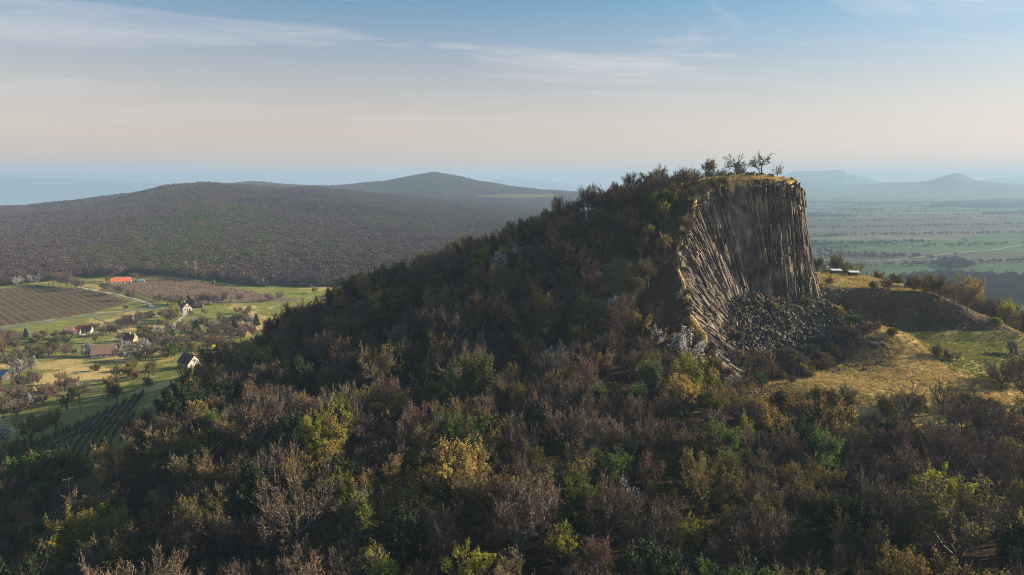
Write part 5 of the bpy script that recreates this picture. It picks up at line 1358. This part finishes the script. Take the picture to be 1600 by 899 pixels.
house('cottage', 291, 485, 9.5, 7.6, 3.0, 4.4, 2.25, W_WHITE, R_RED, 'white gabled cottage with dark red roof beside the lane and conifers', wins=[('l', -1.8, 1.6, 1.1, 1.2), ('l', 1.8, 1.6, 1.1, 1.2), ('l', -1.2, 4.4, .9, 1.1), ('l', 1.2, 4.4, .9, 1.1)], door=('l', 0, 1.1, 1.0, 2.0), chim=[(1.5, .6, 1.4, M_CHW)])
house('farmhouse', 117, 522, 8.5, 6, 2.4, 2.9, .22, W_WHITE, R_RED, 'lower left half of the long dark red roofed farm', wins=[('f', -2, 1.4, .9, 1), ('f', 2, 1.4, .9, 1)])
house('farmhouse', 133, 520, 9, 6.6, 2.6, 3.3, .22, W_WHITE, R_RED, 'higher right half of the long dark red roofed farm', wins=[('f', -2.4, 1.4, .9, 1), ('f', 2.4, 1.4, .9, 1)], door=('f', 0, 1.1, 1.0, 2.0))
house('cottage', 164, 556, 13.5, 8, 2.3, 4.6, .30, W_WHITE, R_BROWN, 'white gabled house with large brown roof among white blossoming trees', wins=[('l', 0, 4.2, 1.0, 1.2), ('l', -2, 1.6, 1.1, 1.2), ('f', -3, 1.6, 1, 1.1), ('f', 3.5, 1.6, 1, 1.1)], door=('f', .5, 1.1, 1.0, 2.0))
house('cottage', 202, 533, 9.5, 6.5, 2.4, 3.2, -.12, W_STONE, R_RED, 'small dark red roofed house with two white chimneys behind the brown roofed one', wins=[('f', -2.4, 1.4, .9, 1.), ('f', 2.4, 1.4, .9, 1.)], chim=[(1.5, -.5, 1.5, M_CHW), (4.2, -.5, 1.0, M_CHW)])
house('cottage', 201, 504, 7, 6, 2.4, 3.2, .1, W_STONE, R_RED, 'dark red roof showing above the dark hedge below the road', wins=[('f', 0, 1.4, .9, 1.)], chim=[(2.4, .6, 1.2, M_CHIM)])
house('cottage', 297, 573, 10.5, 8.4, 3.0, 4.4, -.62, W_WHITE, R_PURP, 'white house with dark plum roof and brick chimney at the foot of the hill', wins=[('r', 0, 4.6, 1.0, 1.1), ('r', -2.1, 1.6, 1.1, 1.2), ('r', 2.1, 1.6, 1.1, 1.2), ('f', -3, 1.6, 1, 1.1)], chim=[(1.8, 1.2, 2.4, M_CHIM)])
house('shed', 4, 592, 8.5, 6.2, 2.2, 2.6, -.35, W_WOOD, R_BLUE, 'shed with a dark blue roof cut by the left edge of the picture', 'shed', wins=[('r', 0, 1.3, .9, .9)])
house('shed', 371, 499, 6.5, 4.2, 2.0, 1.7, -.2, W_STONE, R_GREY, 'small shed with a grey blue roof on the sloping meadow', 'shed', wins=[('f', -1.4, 1.2, .7, .7)])
house('shed', 331, 541, 4.2, 3.2, 2.1, 1.1, -.3, M_YEL, R_BLUE, 'tiny yellow garden hut with a blue roof among the trees', 'shed', door=('f', .6, 1.0, .9, 1.8))
house('shed', 311, 481, 7.5, 5, 2.3, 2.2, .1, W_WOOD, R_PURP, 'dark wooden shed right of the white gabled cottage', 'shed', door=('f', 1, 1.1, 1.4, 2.0))
house('shed', 221, 441, 6, 4, 2.0, 1.4, .3, W_STONE, R_GREY, 'small grey shed right of the orange roofed house', 'shed')

# hide on stilts at the forest edge
x, y, z = hit(334, 449); t = empty('hunting_tower', (x, y, z - .1)); tag(t, 'dark wooden lookout hide on stilts at the far forest edge', 'hunting tower')
m = MB(); m.box((0, 0, 5.6), (2.4, 2.4, 2.2)); m.build('cabin', W_WOOD, t); m = MB(); m.add([(-1.5, -1.5, 6.75), (1.5, -1.5, 6.75), (1.5, 1.5, 7.3), (-1.5, 1.5, 7.3), (-1.5, -1.5, 6.9), (1.5, -1.5, 6.9), (1.5, 1.5, 7.45), (-1.5, 1.5, 7.45)], [(0, 3, 2, 1), (4, 5, 6, 7), (0, 1, 5, 4), (1, 2, 6, 5), (2, 3, 7, 6), (3, 0, 4, 7)]); m.build('roof', W_WOOD, t)
for sx in (-1, 1):
    for sy in (-1, 1):
        m = MB(); m.tube((sx * 1.4, sy * 1.4, 0), (sx * 1.0, sy * 1.0, 4.6), .11, .10); m.build('leg', W_WOOD, t)
m = MB(); m.tube((-.3, -2.2, 0), (-.3, -1.25, 4.6), .05, .05); m.tube((.3, -2.2, 0), (.3, -1.25, 4.6), .05, .05)
for k in range(10): m.tube((-.3, -2.15 + k * .09, .4 + k * .44), (.3, -2.15 + k * .09, .4 + k * .44), .035, .035)
m.build('ladder', W_WOOD, t)

# small white car in the farmyard
x, y, z = hit(129, 526); t = empty('parked_car', (x, y, z + .02), .25); tag(t, 'small white car parked in the yard below the long red roofed farm', 'car')
m = MB(); prof = [(-2.0, .35), (-2.05, .85), (-1.5, .98), (-.95, 1.45), (.75, 1.47), (1.35, 1.0), (2.0, .85), (2.05, .35)]
n = len(prof); m.add([(p[0], -.82 + (.12 if p[1] > 1.2 else 0), p[1]) for p in prof] + [(p[0], .82 - (.12 if p[1] > 1.2 else 0), p[1]) for p in prof], [tuple(range(n)), tuple(range(2 * n - 1, n - 1, -1))] + [(i, i + n, (i + 1) % n + n, (i + 1) % n) for i in range(n)])
m.build('body', matc('car_white', (.75, .75, .75), rough=.3, var=.03), t)
for s in (-1, 1):
    m = MB(); m.add([(-.9, s * .80, 1.0), (1.1, s * .80, 1.0), (.7, s * .725, 1.38), (-.8, s * .725, 1.38)], [(0, 1, 2, 3)]); m.build('side_window', M_PANE, t)
for cx in (-1.25, 1.25):
    for s in (-1, 1):
        m = MB(); m.tube((cx, s * .62, .32), (cx, s * .86, .32), .32, .32, 14); m.build('wheel', matc('tyre', (.03, .03, .03)), t)

# -- picnic shelters on the terrace
def shelter(px, py, Ln, rz, label):
    x, y, z = hit(px, py); t = empty('picnic_shelter', (x, y, z), rz); tag(t, label, 'shelter', 'picnic shelters on the terrace')
    m = MB(); a, b = Ln / 2, 1.35
    m.add([(-a, -b, 2.05), (a, -b, 2.05), (a, b, 2.45), (-a, b, 2.45), (-a, -b, 2.17), (a, -b, 2.17), (a, b, 2.57), (-a, b, 2.57)], [(0, 3, 2, 1), (4, 5, 6, 7), (0, 1, 5, 4), (1, 2, 6, 5), (2, 3, 7, 6), (3, 0, 4, 7)])
    m.build('roof', matc('pale_sheet', (.72, .74, .78), rough=.35, var=.05), t)
    for sx in (-1, 1):
        for sy in (-1, 1):
            m = MB(); m.tube((sx * (a - .25), sy * (b - .2), 0), (sx * (a - .25), sy * (b - .2), 2.08 + (.32 if sy > 0 else 0)), .08, .08); m.build('post', W_WOOD, t)
    m = MB(); m.box((0, b - .1, 1.0), (Ln - .6, .08, 2.0)); m.build('back_panel', W_WOOD, t)
    m = MB(); m.box((0, 0, .74), (Ln - 1.6, .8, .07)); m.box((0, 0, .36), (.9, .14, .70)); m.build('table', M_RAIL, t)
    for s in (-1, 1):
        m = MB(); m.box((0, s * .78, .44), (Ln - 1.6, .26, .06)); m.box((-1, s * .78, .2), (.1, .2, .42)); m.box((1, s * .78, .2), (.1, .2, .42)); m.build('bench', M_RAIL, t)
shelter(1306, 430, 4.6, -.03, 'left picnic shelter with a pale flat roof behind the cliff')
shelter(1334, 433, 4.4, -.06, 'right picnic shelter with a pale flat roof beyond the yellow bush')

# -- fences and rails
def post_line(name, pts, hgt, mat, label, cat, rails=(), spacing=2.2, r=.07, rail_r=.045, jit=0):
    P = np.array(pts, float); s = np.r_[0, np.cumsum(np.hypot(*np.diff(P, axis=0).T))]; n = max(2, int(s[-1] / spacing) + 1)
    X = np.interp(np.linspace(0, s[-1], n), s, P[:, 0]); Y = np.interp(np.linspace(0, s[-1], n), s, P[:, 1]); Z = hz(X, Y)
    t = empty(name, (X[0], Y[0], Z[0])); tag(t, label, cat); o = np.array([X[0], Y[0], Z[0]]); T = []
    for x, y, z in zip(X, Y, Z):
        b = np.array([x, y, z]) - o; tp = b + np.array([RNG.normal(0, jit), RNG.normal(0, jit), hgt]); T.append(tp)
        m = MB(); m.tube(b - np.array([0, 0, .3]), tp, r, r * .9); m.build('post', mat, t)
    for k, fr in enumerate(rails):
        m = MB()
        for i in range(n - 1):
            a = np.array([X[i], Y[i], Z[i]]) - o; b = np.array([X[i + 1], Y[i + 1], Z[i + 1]]) - o; up_ = np.array([0, 0, hgt * fr]); m.tube(a + up_, b + up_, rail_r, rail_r)
        m.build('rail', mat, t)
    return t
post_line('wooden_railing', [(place_y(1099, 247), 247), (place_y(1120, 250.5), 250.5), (place_y(1140, 253), 253)], 1.2, M_RAIL, 'weathered wooden railing climbing the slope left of the cliff top', 'railing', rails=(.5, .97), spacing=2.6, r=.09, rail_r=.07)
post_line('metal_railing', [(place_y(1116, 262), 262), (place_y(1148, 261), 261), (place_y(1180, 262), 262)], 1.6, matc('pale_rail', (.62, .50, .50)), 'thin pale railing on the skyline behind the summit trees', 'railing', rails=(.5, .98), spacing=3.0, r=.05, rail_r=.035)
post_line('post_fence', gp([(1308, 450), (1340, 451.5), (1380, 453), (1410, 456), (1440, 460)]), 1.1, M_RAIL, 'row of short weathered posts along the edge of the terrace', 'fence', rails=(.8,), spacing=3.6, r=.12, rail_r=.012, jit=.06)
s0 = hit(1484, 474); s1 = hit(1548, 508)
post_line('stair_railing', [s0[:2], ((s0[0] + s1[0]) / 2, (s0[1] + s1[1]) / 2), s1[:2]], 1.1, M_WOODL, 'pale wooden handrail of the stairs going down to the meadow', 'railing', rails=(.97, .5), spacing=2.4, r=.08, rail_r=.08)
n = 40; t = empty('stairs', (s0[0] - 1.2, s0[1] - .6, 0)); tag(t, 'worn earth and timber stairs running down the bank to the meadow', 'stairs'); m = MB(); m2 = MB()
for k in range(n):
    f = k / (n - 1); x = (s1[0] - s0[0]) * f; y = (s1[1] - s0[1]) * f; z = hz1(s0[0] - 1.2 + x, s0[1] - .6 + y); m.box((x, y, z + .06), (.5, 1.5, .16), rz=math.atan2(s1[1] - s0[1], s1[0] - s0[0])); m2.box((x - .05, y, z + .10), (.12, 1.5, .22), rz=math.atan2(s1[1] - s0[1], s1[0] - s0[0]))
m.build('tread', m_path, t); m2.build('riser', W_WOOD, t)
# notice boards by the foot of the stairs
for k, (px, py, w, h_, lab) in enumerate([(1544, 506, .5, .55, 'small white notice board, left one of the pair below the stairs'), (1549, 507, 1.1, .75, 'larger white notice board by the lime green bush below the stairs')]):
    x, y, z = hit(px, py); t = empty('notice_board', (x, y, z), -.3); tag(t, lab, 'notice board', 'white notice boards by the stairs')
    m = MB(); m.box((0, 0, 1.25), (w, .05, h_)); m.build('panel', matc('board_white', (.75, .74, .72), var=.04), t)
    for s in (-1, 1): m = MB(); m.tube((s * w * .4, .06, -.1), (s * w * .4, .06, 1.6), .04, .04); m.build('post', W_WOOD, t)

# -- utility poles and wires
def pole(px, py, H, label, rz=.3, arm=1.8):
    x, y, z = hit(px, py); t = empty('utility_pole', (x, y, z), rz); tag(t, label, 'utility pole', 'wooden utility poles in the valley')
    m = MB(); m.tube((0, 0, -.3), (0, 0, H), .17, .12, 8); m.build('pole', M_POLE, t)
    m = MB(); m.box((0, 0, H - .5), (arm, .12, .12)); c = m.build('crossarm', M_POLE, t)
    for k in (-1, 0, 1): m = MB(); m.tube((k * arm * .42, 0, H - .44), (k * arm * .42, 0, H - .2), .05, .035); m.build('insulator', M_CHW, c)
    return (x, y, z + H - .3)
a0 = pole(126, 646, 9, 'tall utility pole on the sunlit meadow at the left')
a1 = pole(18, 655, 8, 'utility pole among the bare trees at the left edge')
a2 = pole(228, 606, 7, 'utility pole at the right end of the sunlit meadow')
a3 = pole(148, 492, 7, 'thin utility pole beside the big vineyard, left one', arm=1.2)
a4 = pole(228, 478, 7, 'utility pole by the bend of the pale track', arm=1.2)
a5 = pole(416, 492, 7, 'lone utility pole on the meadow at the foot of the hill', arm=1.2)
a6 = pole(112, 800, 9, 'utility pole at the edge of the wood above the wires', rz=.9, arm=2.2)
def wires(name, A, B, n, w, sag, label):
    A = np.array(A); B = np.array(B); d = B - A; nn_ = np.array([d[1], -d[0], 0]); nn_ /= np.linalg.norm(nn_)
    m = MB()
    for k in range(n):
        o = nn_ * (k - (n - 1) / 2) * w
        pts = [A + d * t_ + o - np.array([0, 0, sag * 4 * t_ * (1 - t_)]) for t_ in np.linspace(0, 1, 17)]
        for p, q in zip(pts[:-1], pts[1:]): m.tube(p, q, .014, .014, 4)
    ob = m.build(name, matc('dull_wire', (.16, .16, .16))); tag(ob, label, 'power lines'); return ob
wires('overhead_wires', a6, (-72.0, 90.0, 45.0), 4, .75, 1.2, 'four pale overhead wires running down to the lower left corner')
ex, ey = -72.0, 90.0; t = empty('utility_pole', (ex, ey, hz1(ex, ey)), .9); tag(t, 'utility pole carrying the near end of the four wires', 'utility pole', 'wooden utility poles in the valley'); H_ = 45.0 - hz1(ex, ey) + .3
m = MB(); m.tube((0, 0, -.3), (0, 0, H_), .2, .12, 8); m.build('pole', M_POLE, t); m = MB(); m.box((0, 0, H_ - .5), (2.6, .12, .12)); m.build('crossarm', M_POLE, t)

# -- a walker standing on the summit
def person(px, y, label, rz=0.0):
    x = place_y(px, y); z = hz1(x, y)
    J = {'pelvis': (0, 0, .95), 'chest': (0, .02, 1.32), 'neck': (0, .02, 1.50), 'head': (0, 0, 1.64), 'top': (0, 0, 1.74), 'hl': (-.10, 0, .90), 'kl': (-.12, -.03, .50), 'al': (-.13, .02, .09), 'tl': (-.14, -.14, .04), 'hr': (.10, 0, .90), 'kr': (.13, -.03, .50), 'ar': (.15, .02, .09), 'tr': (.16, -.14, .04),
         'sl': (-.19, .02, 1.42), 'el': (-.28, .05, 1.14), 'wl': (-.22, -.14, .95), 'fl': (-.20, -.20, .89), 'sr': (.19, .02, 1.42), 'er': (.28, .04, 1.14), 'wr': (.24, -.12, .93), 'fr': (.23, -.17, .86)}
    Rr = {'pelvis': .15, 'chest': .16, 'neck': .06, 'head': .10, 'top': .08, 'hl': .10, 'kl': .07, 'al': .05, 'tl': .045, 'hr': .10, 'kr': .07, 'ar': .05, 'tr': .045, 'sl': .075, 'el': .05, 'wl': .035, 'fl': .035, 'sr': .075, 'er': .05, 'wr': .035, 'fr': .035}
    E = [('pelvis', 'chest'), ('chest', 'neck'), ('neck', 'head'), ('head', 'top'), ('pelvis', 'hl'), ('hl', 'kl'), ('kl', 'al'), ('al', 'tl'), ('pelvis', 'hr'), ('hr', 'kr'), ('kr', 'ar'), ('ar', 'tr'), ('chest', 'sl'), ('sl', 'el'), ('el', 'wl'), ('wl', 'fl'), ('chest', 'sr'), ('sr', 'er'), ('er', 'wr'), ('wr', 'fr')]
    K = list(J); me = bpy.data.meshes.new('person'); me.from_pydata([J[k] for k in K], [(K.index(a), K.index(b)) for a, b in E], []); o = link('person', me, None, (x, y, z)); o.rotation_euler = (0, 0, rz)
    sk = o.modifiers.new('skin', 'SKIN'); o.modifiers.new('sub', 'SUBSURF').render_levels = 2
    for i, k in enumerate(K): me.skin_vertices[0].data[i].radius = (Rr[k], Rr[k] * .85)
    me.skin_vertices[0].data[0].use_root = True
    m_, nt, b = newmat('dark_clothes')
    tcn = N(nt, 'ShaderNodeTexCoord'); sx = N(nt, 'ShaderNodeSeparateXYZ'); L(nt, tcn.outputs['Object'], sx.inputs[0]); cr_ = N(nt, 'ShaderNodeValToRGB'); cr_.color_ramp.interpolation = 'CONSTANT'
    e = cr_.color_ramp.elements; e[0].color = (.03, .03, .05, 1); e[1].position = .50; e[1].color = (.05, .04, .045, 1); q = e.new(.82); q.color = (.45, .28, .2, 1)
    dv = N(nt, 'ShaderNodeMath', operation='DIVIDE'); dv.inputs[1].default_value = 1.85; L(nt, sx.outputs[2], dv.inputs[0]); L(nt, dv.outputs[0], cr_.inputs[0]); L(nt, cr_.outputs[0], b.inputs['Base Color']); me.materials.append(m_)
    h = MB(); h.tube((0, .02, 1.68), (0, .03, 1.80), .105, .06, 10); h.build('hair', W_WOOD, o)
    tag(o, label, 'person')
person(1177, 256.5, 'person in dark clothes standing on the summit between the trees')

# ------------------------------------------------------------------ vines, stakes and grass (nobody could count them)
def vine_mesh(seed, h, w, mat, n=16):
    rng = np.random.default_rng(seed); A = np.c_[rng.normal(0, .04, (n, 2)), rng.uniform(0, h * .4, n)]; B = A + np.c_[rng.normal(0, w, (n, 2)), rng.uniform(h * .3, h * .7, n)]
    a = Acc(); a.add(blades(A, B, .035, rng)); a.add(tubes(np.array([[0, 0, -.2]]), np.array([[0, 0, h]]), np.array([.05]), np.array([.04]), 4)); v, f = a.get(); return mesh_np('vine', v, f, [mat])
VM = [vine_mesh(k, 1.5, .38, T_DARK) for k in range(3)]; YM = [vine_mesh(9 + k, 1.3, .45, T_RED, 30) for k in range(3)]; SM = [vine_mesh(20 + k, 2.1, .25, B_DARK, 12) for k in range(3)]
def rows_pts(poly, sp, step, dirv=None, ylim=900, jit=.25, y0=120, bb=None):
    d = np.array(dirv if dirv is not None else ROWDIR); n_ = np.array([-d[1], d[0]])
    x0, x1, ya, yb = bb; C = [(x0, ya), (x1, ya), (x1, yb), (x0, yb)]; U = [c[0] * d[0] + c[1] * d[1] for c in C]; V = [c[0] * n_[0] + c[1] * n_[1] for c in C]
    uu, vv = np.meshgrid(np.arange(min(U), max(U), step), np.arange(math.floor(min(V) / sp) * sp, max(V), sp)); uu = uu + RNG.normal(0, jit, uu.shape); vv = vv + RNG.normal(0, jit * .3, vv.shape)
    x = (uu * d[0] + vv * n_[0]).ravel(); y = (uu * d[1] + vv * n_[1]).ravel(); m = (x > x0) & (x < x1) & (y > ya) & (y < yb); x, y = x[m], y[m]; z = hz(x, y); px, py, f = project(x, y, z)
    m = inpoly(px, py, poly) & (px > -60); return x[m], y[m], z[m]
def stuff_rows(name, pts, meshes, s, label, cat):
    x, y, z = pts; n = len(x); print(name, n)
    scatter(name, np.c_[x, y, z], s * RNG.uniform(.7, 1.25, n), RNG.uniform(0, 6.28, n), RNG.integers(0, len(meshes), n), meshes, label, cat)
BB = (-720, 60, 330, 860)
q1 = rows_pts(VINE1, 6.5 / 2, 2.2, bb=BB); q2 = rows_pts(VINE2, 6.5 / 2, 2.2, bb=BB); q4 = rows_pts(VINE4, 6.5 / 2, 2.2, bb=BB)
stuff_rows('vines', [np.concatenate(c) for c in zip(q1, q2, q4)], VM, 1.0, 'leafless vines in long rows on the brown vineyards of the valley', 'vineyard')
stuff_rows('young_shrubs', rows_pts(TANF, 4.0, 3.0, dirv=(.9, .43), bb=BB, jit=1.0), YM, 1.4, 'pinkish brown young shrubs covering the large field beyond the lane', 'plantation')
pa = hit(100, 745); pb = hit(165, 650); dl = np.array([pb[0] - pa[0], pb[1] - pa[1]]); dl /= np.linalg.norm(dl)
stuff_rows('staked_vines', rows_pts(VINE3, 2.6, 1.6, dirv=dl, bb=(-260, -90, 120, 320), jit=.15), SM, 1.0, 'dark staked vines in rows on the slope left of the wood', 'vineyard')
def tuft(seed, h, mat, n=14):
    rng = np.random.default_rng(seed); A = np.c_[rng.normal(0, .16, (n, 2)), np.zeros(n)]; B = A + np.c_[rng.normal(0, h * .4, (n, 2)), rng.uniform(h * .5, h, n)]; v, f = blades(A, B, .028, rng); return mesh_np('tuft', v, f, [mat])
G_GOLD = mat_noise('dry_grass', (.40, .29, .11), (.58, .44, .19), .12, rand=.3, transl=.3); G_GRN = mat_noise('green_grass', (.16, .175, .045), (.26, .26, .08), .12, rand=.3, transl=.3)
TM = [tuft(1, .55, G_GOLD), tuft(2, .45, G_GOLD), tuft(3, .4, G_GOLD), tuft(4, .35, G_GRN), tuft(5, .3, G_GRN)]
n = 60000; x = RNG.uniform(55, 200, n); y = RNG.uniform(176, 305, n); z = hz(x, y); low = inpoly(x, y, LOWPOLY)
scarp = (y > 247) & (y < 256) & (x > 116); tal = inpoly(x, y, [(66, 206), (78, 203.5), (92, 208), (104, 214), (116, 222), (121, 231), (121, 250), (100, 250), (70, 240)])
top = (~low) & (y > 244) & (x < 112) & (z > 98); rimm = (~low) & (dpoly(x, y, RIMXY[:14]) < 3)
ok = (low & ~tal & ~(scarp & (RNG.random(n) < .8)) & (dpoly(x, y, RIMXY) > 3) & (x < 190)) | top | rimm
x, y, z = x[ok], y[ok], z[ok]; n = len(x); green = ((x > 134) & (y > 203) & (y < 249)) | (y > 256) & (x > 118) & (RNG.random(n) < .5); ix = np.where(green | (RNG.random(n) < .12), RNG.integers(3, 5, n), RNG.integers(0, 3, n))
scatter('grass', np.c_[x, y, z], RNG.uniform(.7, 1.6, n), RNG.uniform(0, 6.28, n), ix, TM, 'dry golden and green grass on the quarry floor, terrace and summit', 'grass'); print('grass', n)
